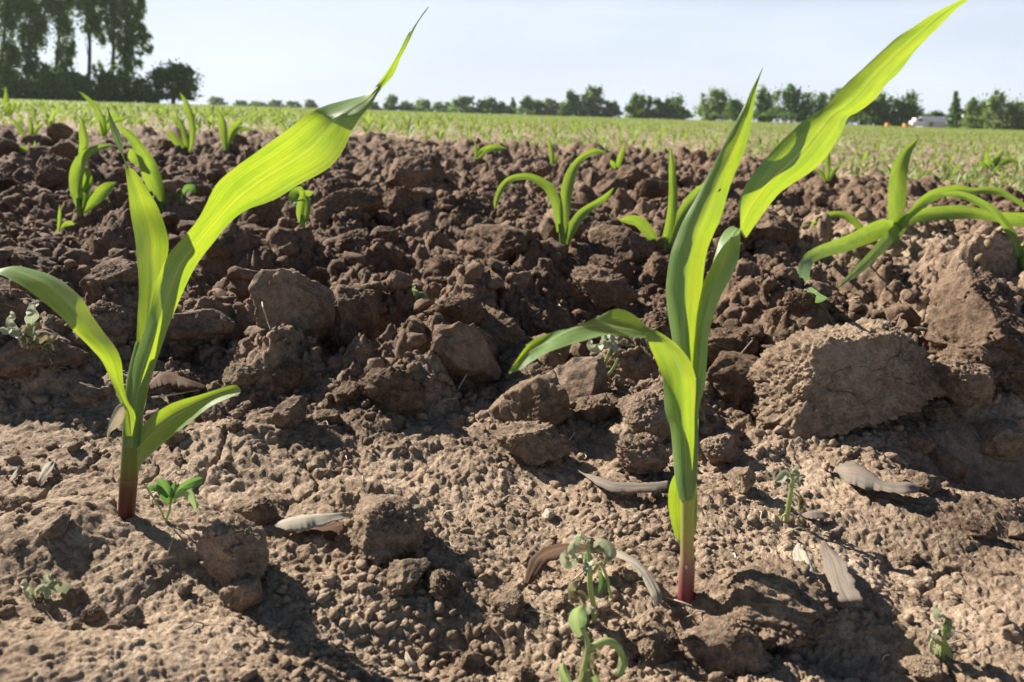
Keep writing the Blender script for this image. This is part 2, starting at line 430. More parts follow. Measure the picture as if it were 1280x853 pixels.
# ------------------------------------------------------------------ soil clods
_ico = {}
def ico(sub):
    if sub not in _ico:
        import bmesh
        bm = bmesh.new(); bmesh.ops.create_icosphere(bm, subdivisions=sub, radius=1.0)
        Vv = np.array([v.co[:] for v in bm.verts]); Ff = np.array([[v.index for v in f.verts] for f in bm.faces])
        bm.free(); _ico[sub] = (Vv, Ff)
    return _ico[sub]
def clod_verts(seed, sub=5, planes=11, facet=0.65, crumb=1.0, squash=(1, 1, 0.8)):
    D, Ff = ico(sub)
    D = D / np.linalg.norm(D, axis=1)[:, None]
    g = np.random.RandomState(seed)
    N = g.normal(size=(planes, 3)); N /= np.linalg.norm(N, axis=1)[:, None]
    dk = g.uniform(0.62, 1.0, planes)
    c = D @ N.T
    rr = np.where(c > 0.05, dk[None] / np.maximum(c, 0.05), 9)
    poly = np.minimum(rr.min(1), 1.35)
    r = facet * poly + (1 - facet) * 0.9
    P = D * r[:, None]
    o = g.uniform(0, 90, 3)
    n1 = perlin3(P * 1.6 + o, seed) * 0.16 + perlin3(P * 3.7 + o, seed + 1) * 0.09
    # crumbly crust: rounded knobs of several sizes
    def knobs(p, f, sd):
        return np.abs(perlin3(p * f + o, sd))
    n2 = -(0.5 - knobs(P, 7, seed + 2)) * 0.0 + knobs(P, 4.5, seed + 3) * 0.20 + knobs(P, 10, seed + 4) * 0.16 + knobs(P, 22, seed + 5) * 0.10
    if sub >= 6: n2 = n2 + knobs(P, 46, seed + 6) * 0.055
    patch = np.clip(0.55 + 1.3 * perlin3(P * 1.3 + o + 7, seed + 8), 0.3, 1.25)
    r2 = 1 + n1 + n2 * crumb * patch
    return P * r2[:, None] * np.array(squash)[None], Ff
rng = np.random.RandomState(7)
CL_VAR = []
for k in range(9):
    Vc, Fc_ = clod_verts(100 + k, 6, planes=[9, 12, 14, 10, 20, 12, 9, 16, 24][k], facet=[.85, .7, .6, .9, .4, .75, .9, .5, .3][k], crumb=[.5, 1, 1.3, .6, 1.5, 1.1, .35, 1.3, 1.6][k], squash=(1, .9, .75))
    me_o = mesh_obj('soil_clod', Vc, Fc_, M_clod); CL_VAR.append(me_o.data); bpy.data.objects.remove(me_o)
def clod(data, loc, size, rot, sc=(1, 1, 1)):
    o = bpy.data.objects.new('soil_clod', data); C.objects.link(o)
    o.location = loc; o.rotation_euler = rot; o.scale = (size * sc[0], size * sc[1], size * sc[2])
    d = float(dryness(np.array([loc[0]]), np.array([loc[1]]))[0]); d = min(1, max(0, d + rng.uniform(-.35, .3))); o.color = (0.62 + .40 * d, 0.55 + .45 * d, 0.50 + .48 * d, 1)
    return o
# (px, py of the centre, width px, height px, variant, label)
HAND = [
 (365, 366, 92, 120, 0, 'tall flat-faced brown clod leaning against a crumbly clod behind the left maize plant'),
 (430, 396, 92, 112, 2, 'crumbly pyramid-shaped clod with rootlets just right of the tall flat-faced clod'),
 (255, 402, 100, 58, 3, 'smooth wedge-shaped clod right behind the stem of the left maize plant'),
 (482, 656, 128, 100, 7, 'rounded clod lit on its left side, beside the curled white dry leaf'),
 (497, 488, 92, 66, 5, 'broad sunlit clod in the middle of the soil below the crumbly pyramid'),
 (803, 568, 84, 66, 4, 'round pitted clod touching the left side of the right maize plant'),
 (660, 551, 96, 66, 1, 'low rough clod left of the round pitted clod by the right maize plant'),
 (632, 305, 108, 60, 6, 'smooth boat-shaped clod in front of the slim seedling with the arched leaf'),
 (776, 300, 78, 62, 0, 'angular clod standing between the two slim seedlings of the second row'),
 (758, 338, 62, 52, 2, 'knobbly clod just below the angular clod of the second row'),
 (830, 340, 66, 44, 5, 'low broken clod left of the upright leaf of the right maize plant'),
 (135, 352, 96, 52, 5, 'lumpy clod behind the arching left leaf of the left maize plant'),
 (128, 398, 104, 66, 7, 'dark-fronted clod between the arching leaf and stem of the left maize plant'),
 (106, 491, 46, 42, 3, 'small blocky clod under the arching leaf, beside the withered weed'),
 (362, 514, 50, 42, 6, 'small smooth clod under the tip of the low leaf of the left maize plant'),
 (356, 468, 48, 40, 8, 'small round clod right above the tip of the low leaf'),
 (303, 468, 56, 42, 1, 'small rough clod over the middle of the low leaf of the left maize plant'),
 (975, 762, 170, 70, 4, 'dark crumbly mound in the right foreground in front of two grey dry leaves'),
 (928, 596, 42, 52, 3, 'small angular clod beside the withered weed right of the right maize plant'),
 (1184, 577, 44, 44, 0, 'small square clod standing behind the folded dry leaf'),
 (1158, 602, 44, 34, 3, 'small pale clod in front of the square clod by the folded dry leaf'),
 (912, 806, 120, 96, 7, 'blurred clod at the bottom edge below the right maize plant'),
 (300, 690, 104, 110, 5, 'shaded clod to the right of the green weed seedling'),
 (306, 742, 62, 48, 6, 'small shaded clod in front of the shaded clod by the weed seedling'),
 (506, 718, 66, 46, 3, 'flat grey-brown clod below the rounded clod beside the white dry leaf'),
 (550, 728, 50, 42, 8, 'small rounded clod right of the flat grey-brown clod'),
 (1225, 372, 120, 104, 1, 'tall pale clod at the right edge under the arching maize leaves'),
 (676, 398, 92, 66, 8, 'knobbly heap-like clod in the middle distance above the drooping leaf tip'),
 (610, 400, 60, 46, 4, 'rounded crumbly clod left of the knobbly heap-like clod'),
 (925, 437, 50, 56, 4, 'small round clod directly right of the right maize plant at leaf height'),
 (968, 500, 76, 52, 7, 'low clod in the shade at the foot of the large cracked clod'),
 (1252, 545, 70, 54, 6, 'shaded smooth clod at the right edge beside the large cracked clod'),
 (225, 442, 44, 40, 8, 'small shaded clod at the right side of the left maize stem'),
 (820, 806, 60, 54, 2, 'small clod between the pale weed shoot and the right maize stem, at the bottom'),
 (772, 796, 34, 44, 0, 'little upright clod beside the drooping end of the pale weed shoot'),
 (900, 560, 60, 44, 5, 'shaded clod right behind the sheath of the right maize plant'),
 (320, 640, 60, 50, 2, 'crumbly clod above the shaded clod right of the weed seedling'),
 (20, 560, 0, 0, 0, ''),
]
for (px, py, wp, hp, var, lab) in HAND:
    if wp == 0: continue
    p = hit(px, py + hp * 0.32)
    s = px_size(p)
    sz = wp * s * 0.5
    hz = hp * s * 0.5
    loc = (p[0], p[1] + sz * 0.25, p[2] + hz * 0.45)
    o = clod(CL_VAR[var], loc, sz * 0.84, (rng.uniform(-.2, .2), rng.uniform(-.2, .2), rng.uniform(0, 6.28)), (1, 1, max(0.75, hz / sz * 1.25)))
    tag(o, lab, 'soil clod')
# the large cracked clod on the right with its flat face to the camera
def big_clod():
    D, Ff = ico(7)
    D = D / np.linalg.norm(D, axis=1)[:, None]
    pl = [((-0.10, -0.92, 0.30), 0.56), ((0.55, -0.62, 0.25), 0.80), ((-0.80, -0.30, 0.52), 0.74), ((0.15, 0.1, 1.0), 0.72), ((0.9, 0.2, 0.25), 0.9),
          ((-0.45, 0.35, 0.8), 0.86), ((0.2, 0.95, 0.2), 0.8), ((0.5, -0.3, 0.85), 0.82), ((-0.9, 0.35, -0.1), 0.95), ((0, -0.2, -1), 0.6)]
    N = np.array([q[0] for q in pl]); dk = np.array([q[1] for q in pl]); N /= np.linalg.norm(N, axis=1)[:, None]
    c = D @ N.T
    rr = np.where(c > 0.05, dk[None] / np.maximum(c, 0.05), 9)
    r = np.minimum(rr.min(1), 1.4); P = D * r[:, None]
    face = np.clip((rr[:, 0] - rr.min(1)) * 14, 0, 1) * np.clip((rr[:, 1] - rr.min(1)) * 14, 0.2, 1)    # 0 on the flat broken face
    k = lambda f, sd: np.abs(perlin3(P * f + 3.3, sd))
    n = perlin3(P * 1.9, 61) * 0.07 + perlin3(P * 4.5, 62) * 0.035
    n += (0.25 + 0.75 * face) * (k(5, 63) * .15 + k(11, 64) * .10 + k(23, 65) * .07 + k(48, 66) * .035)
    n += perlin3(P * 34, 67) * 0.010
    # shrinkage cracks
    wv = P + 0.10 * np.stack([perlin3(P * 5 + 1, 71), perlin3(P * 5 + 9, 72), perlin3(P * 5 + 17, 73)], -1)
    cr1 = np.abs(perlin3(wv * np.array([1.6, 1.6, 2.6]) + 5.1, 68))
    n -= 0.05 * np.exp(-(cr1 / 0.016) ** 2)
    return P * (1 + n)[:, None], Ff
Vb, Fb = big_clod()
p = hit(1045, 560); s = px_size(p)
bc = mesh_obj('soil_clod', Vb, Fb, M_clod)
bc.location = (at_y(1058, 480, p[1] + 0.045)[0], p[1] + 0.055, p[2] + 0.030)
bc.color = (1.0, 0.97, 0.93, 1); bc.scale = (108 * s, 95 * s, 82 * s); bc.rotation_euler = (-0.10, -0.30, 0.16)
tag(bc, 'large cracked clod with a smooth broken face, right of the right maize plant', 'soil clod')

for (px_, py_, w_, v_) in [(948, 470, 34, 1), (962, 446, 28, 2), (985, 428, 30, 8), (940, 520, 40, 4), (1010, 408, 26, 1), (972, 402, 34, 7), (1000, 385, 40, 2), (1040, 384, 26, 8), (1165, 470, 34, 4), (1172, 520, 40, 1), (1150, 560, 36, 2)]:
    h_ = hit(px_, py_); sz_ = w_ * px_size(h_) * .5
    o = clod(CL_VAR[v_], (h_[0], h_[1] + sz_ * .2, h_[2] + sz_ * .25), sz_, (rng.uniform(-.5, .5), rng.uniform(-.5, .5), rng.uniform(0, 6.28)))
    tag(o, 'rough brown soil clod among the many strewn over the ploughed ground', 'soil clod', group='loose soil clods strewn over the ploughed ground')
# loose clods strewn over the rough zone
placed = 0; tries = 0
LAB_C = 'rough brown soil clod among the many strewn over the ploughed ground'
pts_used = []
while placed < 245 and tries < 9000:
    tries += 1
    py = 180 + (853 - 180) * rng.rand() ** 1.35; px = rng.uniform(-60, 1340)
    p = at_z(px, py, 0.02)
    if p[1] > edge_y(p[0]) + 0.1: continue
    if abs(px - 157) < 45 and 560 < py < 700: continue
    if abs(px - 857) < 55 and 600 < py < 853: continue
    if py > 560 and rng.rand() < 0.55: continue
    if any(abs(px - h[0]) < h[2] * .55 and abs(py - h[1]) < h[3] * .6 for h in HAND): continue
    if abs(px - 1060) < 120 and 380 < py < 580: continue
    if px > 975 and 225 < py < 400: continue
    D_ = p[1]
    sz = (0.0025 + 0.006 * rng.rand() ** 2) if D_ < 0.5 else (0.010 + 0.030 * rng.rand() ** 2.0) if D_ < 1.3 else (0.025 + 0.045 * rng.rand() ** 1.5)
    z = float(height(np.array([p[0]]), np.array([p[1]]))[0])
    o = clod(CL_VAR[rng.randint(9)], (p[0], p[1], z + sz * rng.uniform(0.05, 0.35)), sz, tuple(rng.uniform(-.5, .5, 2)) + (rng.uniform(0, 6.28),), (1, 1, rng.uniform(.7, 1.1)))
    tag(o, LAB_C, 'soil clod', group='loose soil clods strewn over the ploughed ground')
    placed += 1

# crumbs too many to count: one mesh
def crumbs(n, seed, sub=2, smin=0.0006, smax=0.0040, pw=4.5, rmin=0.2, rspan=12.0, thr=0.15):
    g = np.random.RandomState(seed)
    D, Ff = ico(sub)
    base = []
    for k in range(8):
        q = clod_verts(700 + k, sub, planes=9, facet=0.95 if sub < 3 else 0.7, crumb=0.9 if sub < 3 else 1.9, squash=(1, g.uniform(.7, 1), g.uniform(.6, .9)))[0]
        base.append(q)
    base = np.array(base)
    r = rmin * (rspan ** (g.rand(n) ** 1.25))
    a = np.radians(g.uniform(-46, 46, n))
    x = r * np.sin(a); y = r * np.cos(a)
    dens = perlin2(x * 9, y * 9, 88)
    keep = (dens + g.rand(n) * 0.9 > np.where(y < 0.5, 0.42 + .35 * (np.abs(x - .02) > .13), thr))
    x, y, r = x[keep], y[keep], r[keep]; n = len(x)
    if sub == 3:
        k_ = (y > 0.56) & ~((x > 0.35) & (x < 1.1) & (y > 0.85) & (y < 1.5)); x, y, r = x[k_], y[k_], r[k_]; n = len(x)
    z = height(x, y)
    s = (smin + smax * g.rand(n) ** pw) * np.clip(r / 0.5, 0.8, 4.0 if sub < 3 else 2.6) * np.where(y < 0.5, 0.85, 1.0)
    rz = g.uniform(0, 6.28, n); rx = g.uniform(-1, 1, n)
    B = base[g.randint(8, size=n)]
    cz, sz_ = np.cos(rz)[:, None], np.sin(rz)[:, None]; cx, sx = np.cos(rx)[:, None], np.sin(rx)[:, None]
    X, Y, Z = B[..., 0], B[..., 1], B[..., 2]
    Y, Z = Y * cx - Z * sx, Y * sx + Z * cx
    X, Y = X * cz - Y * sz_, X * sz_ + Y * cz
    Vv = np.stack([X, Y, Z], -1) * s[:, None, None] + np.stack([x, y, z + s * 0.15], -1)[:, None]
    nv = B.shape[1]
    FF = (Ff[None] + (np.arange(n) * nv)[:, None, None]).reshape(-1, 3)
    return Vv.reshape(-1, 3), FF
Vq, Fq = crumbs(38000, 5)
cr_o = mesh_obj('soil_crumbs', Vq, Fq, M_soil)
at2 = cr_o.data.attributes.new('dry', 'FLOAT', 'POINT'); at2.data.foreach_set('value', dryness(Vq[:, 0], Vq[:, 1]).astype(np.float32))
Vm, Fm = crumbs(7000, 6, sub=3, smin=0.0016, smax=0.0065, pw=3.0, rmin=0.42, rspan=9.0, thr=0.35)
cm = mesh_obj('soil_lumps', Vm, Fm, M_soil)
at3 = cm.data.attributes.new('dry', 'FLOAT', 'POINT'); at3.data.foreach_set('value', dryness(Vm[:, 0], Vm[:, 1]).astype(np.float32))
tag(cm, 'small crumbly lumps of brown soil covering the ground between the clods', 'soil lumps', kind='stuff')
tag(cr_o, 'loose brown crumbs of dry soil scattered over the ground', 'soil crumbs', kind='stuff')
# ------------------------------------------------------------------ maize plants
def catmull(P, n):
    P = np.asarray(P, dtype=np.float64); k = len(P)
    Q = np.concatenate([[2 * P[0] - P[1]], P, [2 * P[-1] - P[-2]]])
    # parametrise by length so that rows are even
    t = np.linspace(0, k - 1 - 1e-9, n)
    i = np.floor(t).astype(int); f = (t - i).reshape((-1,) + (1,) * (P.ndim - 1))
    a, b, c, d = Q[i], Q[i + 1], Q[i + 2], Q[i + 3]
    return 0.5 * ((2 * b) + (-a + c) * f + (2 * a - 5 * b + 4 * c - d) * f ** 2 + (-a + 3 * b - 3 * c + d) * f ** 3)
def ribbon(name, St, mat, parent, rows=70, cols=12, ruffle=0.0, seed=0, origin=None, ragged=0.0):
    """St: stations x 3 points (left edge, middle, right edge) in world space"""
    St = catmull(np.asarray(St), rows)
    if ragged > 0:
        kk = np.arange(rows) * 0.16; A_ = St[:, 2] - St[:, 0]
        St[:, 0] += A_ * (ragged * (perlin2(kk, kk * 0 + seed, 601) + .6 * perlin2(kk * 3.1, kk * 0 + seed, 602)))[:, None]
        St[:, 2] += A_ * (ragged * (perlin2(kk, kk * 0 + seed + 9, 603) + .6 * perlin2(kk * 3.1, kk * 0 + seed, 604)))[:, None]
    u = np.linspace(0, 1, cols + 1)
    Lw = (1 - u) ** 2; Mw = 2 * u * (1 - u); Rw = u ** 2
    mid = 2 * St[:, 1] - 0.5 * (St[:, 0] + St[:, 2])       # quadratic through the middle point
    P = St[:, 0][:, None] * Lw[None, :, None] + mid[:, None] * Mw[None, :, None] + St[:, 2][:, None] * Rw[None, :, None]
    ln = np.concatenate([[0], np.cumsum(np.linalg.norm(np.diff(St[:, 1], axis=0), axis=1))])
    # normals for ruffles
    if ruffle > 0:
        T = np.gradient(St[:, 1], axis=0); Ac = St[:, 2] - St[:, 0]
        Nn = np.cross(T, Ac); Nn /= (np.linalg.norm(Nn, axis=1)[:, None] + 1e-12)
        g = np.random.RandomState(seed)
        vv = ln[:, None] * 40 + u[None] * 1.3
        rf = perlin2(vv + seed * 7.1, u[None] * 2.2 + seed + 0 * vv, 501) * ruffle * (np.abs(u - .5)[None] * 2) ** 1.5
        rf = rf + perlin2(ln[:, None] * 130 + 0 * u[None], u[None] * 3 + seed + 0 * ln[:, None], 502) * min(ruffle, 0.001) * 0.12
        # the midrib: a shallow groove
        rf = rf - 0.0005 * np.exp(-((u[None] - .5) / 0.05) ** 2)
        P = P + Nn[:, None] * rf[..., None]
    n, c = P.shape[:2]
    uvs = np.stack([np.broadcast_to(u[None], (n, c)), np.broadcast_to(ln[:, None] * 10, (n, c))], -1).reshape(-1, 2)
    i = (np.arange(n - 1)[:, None] * c + np.arange(c - 1)[None]).ravel()
    FF = np.stack([i, i + 1, i + c + 1, i + c], -1)
    V = P.reshape(-1, 3)
    if origin is not None: V = V - np.asarray(origin)[None]
    return mesh_obj(name, V, FF, mat, parent, uv=uvs)
def leaf_edges(name, rows_px, parent, origin, mat=None, ruffle=0.0012, seed=0, **kw):
    """each row: Lx, Ly, LY, Rx, Ry, RY, fold  - edge pixels with their world distance Y; fold pushes the middle towards (+) the camera, in mm.
       a row of 10 gives the middle point itself: Lx,Ly,LY, Mx,My,MY, Rx,Ry,RY, 0"""
    St = []
    for r in rows_px:
        if len(r) == 10:
            a = at_y(*r[0:3]); b = at_y(*r[3:6]); c = at_y(*r[6:9])
        else:
            a = at_y(*r[0:3]); c = at_y(*r[3:6])
            b = 0.5 * (a + c); d = CAM - b; b = b + d / np.linalg.norm(d) * r[6] * 0.001
        St.append((a, b, c))
    return ribbon(name, St, mat or M_corn, parent, ruffle=ruffle, seed=seed, origin=origin, **kw)
def leaf_line(name, pts, parent, origin, mat=None, tilt=0.35, fold=1.2, ruffle=0.0008, seed=0, cols=6, rows=28):
    """pts: px, py, half width px, Y  - a blade along its middle line"""
    C3 = np.array([at_y(p[0], p[1], p[3]) for p in pts]); px = np.array([[p[0], p[1]] for p in pts], float)
    T = np.gradient(px, axis=0); T /= (np.linalg.norm(T, axis=1)[:, None] + 1e-9)
    Nn = np.stack([-T[:, 1], T[:, 0]], -1)
    St = []
    for k, p in enumerate(pts):
        hw = max(p[2], 0.15); tl = tilt * math.sin(k * 0.9 + seed)
        s = px_size(C3[k])
        a = at_y(px[k, 0] + Nn[k, 0] * hw, px[k, 1] + Nn[k, 1] * hw, p[3] + tl * hw * s)
        c = at_y(px[k, 0] - Nn[k, 0] * hw, px[k, 1] - Nn[k, 1] * hw, p[3] - tl * hw * s)
        b = 0.5 * (a + c) + np.array([0, 1, 0.2]) * fold * hw * s * 0.35
        St.append((a, b, c))
    return ribbon(name, St, mat or M_corn2, parent, rows=rows, cols=cols, ruffle=ruffle, seed=seed, origin=origin)
def tube(name, P3, rad, mat, parent, origin, seg=14, rows=26, flat=1.0):
    P = catmull(np.asarray(P3), rows); rad = catmull(np.asarray(rad, float)[:, None], rows)[:, 0]
    T = np.gradient(P, axis=0); T /= np.linalg.norm(T, axis=1)[:, None]
    A0 = np.cross(T, np.array([0, 1, 0.01])); A0 /= (np.linalg.norm(A0, axis=1)[:, None] + 1e-9)
    B0 = np.cross(A0, T)
    th = np.linspace(0, 2 * np.pi, seg + 1)
    V = P[:, None] + rad[:, None, None] * (A0[:, None] * np.cos(th)[None, :, None] + flat * B0[:, None] * np.sin(th)[None, :, None])
    n, c = V.shape[:2]
    uvs = np.stack([np.broadcast_to(th[None] / 6.2832, (n, c)), np.broadcast_to(np.linspace(0, 1, n)[:, None], (n, c))], -1).reshape(-1, 2)
    i = (np.arange(n - 1)[:, None] * c + np.arange(c - 1)[None]).ravel()
    FF = np.stack([i, i + 1, i + c + 1, i + c], -1)
    return mesh_obj(name, V.reshape(-1, 3) - np.asarray(origin)[None], FF, mat, parent, uv=uvs)

M_sheath = stem_material('old_sheath', [(0.0, (0.05, 0.012, 0.012)), (0.5, (0.13, 0.03, 0.025)), (0.85, (0.17, 0.08, 0.035)), (1.0, (0.24, 0.16, 0.07))])
M_sheath2 = stem_material('old_sheath_pink', [(0.0, (0.22, 0.03, 0.05)), (0.5, (0.36, 0.10, 0.11)), (0.85, (0.43, 0.23, 0.17)), (1.0, (0.46, 0.33, 0.22))])
# ---- the left plant
b1 = hit(157, 652); Y1 = float(b1[1]) + 0.004
o1 = np.array([b1[0], Y1, b1[2]])
m1 = empty('maize_plant', tuple(o1))
tag(m1, 'backlit maize plant on the left with dark red stem base and wide leaning leaf', 'maize plant')
def y1(d): return Y1 + d * 0.001
stp = [at_y(157, 668, y1(0)), at_y(158, 650, y1(0)), at_y(160, 610, y1(0)), at_y(164, 560, y1(0)), at_y(167, 515, y1(0)), at_y(173, 470, y1(0)), at_y(181, 430, y1(0))]
px1 = px_size(o1)
tube('stem', stp, [8.8 * px1, 9.0 * px1, 9.8 * px1, 10.4 * px1, 11 * px1, 11.6 * px1, 10 * px1], M_stem1, m1, o1)
# leaf A, upright, behind
leaf_edges('leaf', [
 (160, 520, y1(3), 178, 520, y1(3), 1), (163, 480, y1(2), 187, 480, y1(2), 1), (168, 445, y1(1), 194, 445, y1(1), 1), (172, 400, y1(1), 202, 400, y1(0), 1),
 (173.5, 354, y1(2), 209, 352, y1(1), 1.5), (171, 324, y1(3), 210, 324, y1(4), 2), (168.5, 297, y1(5), 210, 297, y1(8), 2.5),
 (162.5, 264, y1(8), 199, 262, y1(16), 2.45),
 (160, 240, y1(9), 188, 243, y1(15), 2.1), (157.5, 218, y1(10), 173, 220, y1(13), 1.4), (155.5, 204, y1(12), 160.5, 206, y1(10), 0.42), (151.5, 194, y1(14), 156, 192, y1(8), 1),
 (144, 180, y1(17), 153.5, 178, y1(10), 1.2), (140, 168, y1(19), 148.5, 164, y1(13), 1), (136, 152, y1(20), 141.5, 150, y1(17), 0.6), (134.6, 136, y1(21), 135.2, 136, y1(21), 0)],
 m1, o1, seed=1, rows=90, ruffle=0.0009)
# leaf B, the wide one leaning right
leaf_edges('leaf', [
 (155, 560, y1(-4), 174, 560, y1(-4), 3), (161, 505, y1(-4), 180, 505, y1(-4), 4), (166, 460, y1(-5), 193, 459, y1(-5), 6), (175, 430, y1(-5), 203, 430, y1(-5), 6), (186, 395, y1(-6), 216, 395, y1(-3), 5),
 (195, 354, y1(-8), 233, 355, y1(1), 3), (208, 324, y1(-9), 250, 324, y1(4), 1), (230, 297, y1(-11), 271, 299, y1(6), -1), (246, 276, y1(-12), 290, 279, y1(8), -2),
 (258, 256, y1(-13), 309, 263, y1(9), -3), (272, 229, y1(-13), 334, 252, y1(10), -3.5), (295, 208, y1(-12), 353, 242, y1(11), -3.5), (320.6, 190.5, y1(-9), 373, 230.5, y1(12), -3),
 (343, 174, y1(-5), 396, 219, y1(12), -2.5), (363, 159.5, y1(0), 415, 206, y1(11), -2), (383, 145, y1(7), 430, 186, y1(9), -1), (405, 132.5, y1(15), 440, 162, y1(5), 3),
 (432, 124, y1(20), 450, 146, y1(4), 3.5), (454, 119, y1(19), 463, 131, y1(8), 2), (468, 110.5, y1(17), 474, 114, y1(14), .6), (476, 99, y1(16), 486, 101, y1(18), .4),
 (483, 88, y1(17), 493, 90, y1(21), .5), (491, 76, y1(18), 499, 74, y1(22), .4), (499, 64, y1(20), 505, 61.5, y1(23), .2), (511, 43, y1(23), 514.5, 42, y1(24), 0), (524, 23, y1(25), 526, 23, y1(25), 0), (535.3, 9, y1(27), 535.8, 9, y1(27), 0)],
 m1, o1, seed=2, rows=130, cols=16, ruffle=0.0013)
# leaf C, arching out to the left
leaf_edges('leaf', [
 (158, 545, y1(-6), 171, 545, y1(-6), 2), (154, 512, y1(-8), 169, 519, y1(-9), 1), (147, 497, y1(-9), 159, 500, y1(-9), 1.5), (138.5, 474, y1(-11), 153.5, 476, y1(-7), 1.5), (128, 452, y1(-14), 151.3, 452, y1(-5), 2),
 (113, 436, y1(-17), 144.5, 433, y1(-3), 2.5), (94.5, 418, y1(-20), 129.5, 414, y1(-1), 2.5), (80.5, 400.6, y1(-23), 113, 393, y1(1), 2.5), (64, 385.6, y1(-25), 100.5, 374, y1(2), 3), (46, 371, y1(-27), 82.5, 355.6, y1(3), 3),
 (31, 360, y1(-28), 62, 342.5, y1(2), 3.5), (14, 350, y1(-28), 38, 335, y1(1), 4), (-2, 344, y1(-27), 19, 331.7, y1(0), 4.5), (-14, 345, y1(-27), 4, 334.5, y1(-1), 4), (-32, 352, y1(-27), -14, 338, y1(-3), 3), (-52, 366, y1(-27), -40, 352, y1(-5), 2), (-72, 392, y1(-25), -70, 388, y1(-12), 0)],
 m1, o1, seed=3, rows=90, ruffle=0.0012)
# underside of the curled end at the frame's left edge belongs to leaf C; leaf D, short, to the right
leaf_edges('leaf', [
 (171, 520, y1(-3), 172, 600, y1(-7), -1), (176, 536, y1(-3), 176, 582, y1(-9), -3), (183, 527, y1(-3), 186, 571, y1(-10), -4), (197.5, 514.5, y1(-3), 201, 556, y1(-11), -4.5), (212.5, 505.5, y1(-3), 220, 541, y1(-12), -5),
 (230, 499.5, y1(-4), 238, 527, y1(-12), -4.5), (250, 493.5, y1(-5), 257, 513, y1(-12), -3.6), (269, 487.5, y1(-6), 275, 502.5, y1(-12), -2.6), (286, 482.5, y1(-8), 290, 496, y1(-12), -1.8), (295.5, 481.5, y1(-9), 299, 491.5, y1(-12), -.8), (300.3, 486, y1(-10), 300.6, 487.5, y1(-11), 0)],
 m1, o1, seed=4, rows=60, ruffle=0.0009)
M_dry = leaf_material('dry_leaf', (0.50, 0.42, 0.33), (0.50, 0.38, 0.24), 0.3, rough=0.85, vein=1.0, scale=.8, ribs=0.1)
M_dryb = leaf_material('dry_leaf_brown', (0.17, 0.085, 0.045), (0.35, 0.16, 0.07), 0.4, rough=0.8, vein=1.5, scale=.8, ribs=0.1)
M_dryg = leaf_material('dry_leaf_grey', (0.27, 0.21, 0.168), (0.33, 0.23, 0.16), 0.25, rough=0.9, vein=1.5, scale=.8, ribs=0.1)
leaf_edges('dry_sheath', [(153, 503, y1(-9), 158, 510, y1(-9), 1), (145, 510, y1(-12), 155, 524, y1(-10), 2), (138, 524, y1(-13), 147, 534, y1(-12), 1), (134, 540, y1(-13), 137, 542, y1(-13), 0.5), (134.5, 553, y1(-12), 136, 554, y1(-12), 0)],
 m1, o1, mat=M_dry, seed=5, rows=24, cols=6, ruffle=0.001)

tube('sheath', [at_y(156.5, 672, y1(0)), at_y(157.5, 650, y1(0)), at_y(159.5, 620, y1(0)), at_y(161, 597, y1(0))], [9.4 * px1, 9.7 * px1, 10.1 * px1, 10.5 * px1], M_sheath, m1, o1, seg=18, rows=14)
# ---- the right plant
b2 = hit(858, 756); Y2 = float(b2[1]) + 0.004
o2 = np.array([b2[0], Y2, b2[2]])
m2 = empty('maize_plant', tuple(o2))
tag(m2, 'tallest maize plant, right of the middle, with a pink stem base and drooping left leaf', 'maize plant')
def y2(d): return Y2 + d * 0.001
px2 = px_size(o2)
stp = [at_y(856, 775, y2(0)), at_y(857, 752, y2(0)), at_y(858.5, 710, y2(0)), at_y(859, 670, y2(0)), at_y(859.5, 625, y2(0)), at_y(860, 580, y2(0)), at_y(862, 520, y2(0)), at_y(865, 470, y2(0))]
tube('stem', stp, [9.5 * px2, 9.3 * px2, 8.6 * px2, 8.2 * px2, 8.3 * px2, 9 * px2, 9 * px2, 7 * px2], M_stem2, m2, o2)
tube('sheath', [at_y(856, 775, y2(0)), at_y(857, 752, y2(0)), at_y(858.3, 722, y2(0)), at_y(858.8, 702, y2(0))], [10.2 * px2, 10.1 * px2, 9.7 * px2, 9.6 * px2], M_sheath2, m2, o2, seg=18, rows=14)
# leaf E, upright
leaf_edges('leaf', [
 (850, 520, y2(5), 872, 520, y2(5), 4), (846, 470, y2(6), 872, 470, y2(6), 6), (841, 430, y2(7), 870, 430, y2(7), 7), (835.5, 395, y2(8), 873, 400, y2(8), 7), (832.3, 365, y2(8), 877, 370, y2(9), 6),
 (833.5, 345, y2(8), 879, 345, y2(10), 5.5), (838, 319, y2(8), 884, 315, y2(12), 5), (846, 297, y2(9), 892, 292, y2(14), 4.5), (857, 272, y2(10), 901.5, 270, y2(15), 4), (870.5, 247, y2(12), 909.5, 243, y2(17), 3.5),
 (882.5, 223, y2(15), 917, 220, y2(19), 3), (895, 199, y2(18), 925, 203, y2(21), 2.5), (907, 177, y2(20), 932.5, 182, y2(23), 2), (918, 156, y2(23), 938.5, 160, y2(25), 1.5), (929, 135, y2(26), 942.5, 138, y2(27), 1),
 (937, 117, y2(28), 945, 118, y2(29), 0.5), (946, 99, y2(31), 949, 100, y2(31), 0), (953.8, 83.5, y2(33), 954.2, 83.5, y2(33), 0)],
 m2, o2, seed=11, rows=100, ruffle=0.001)
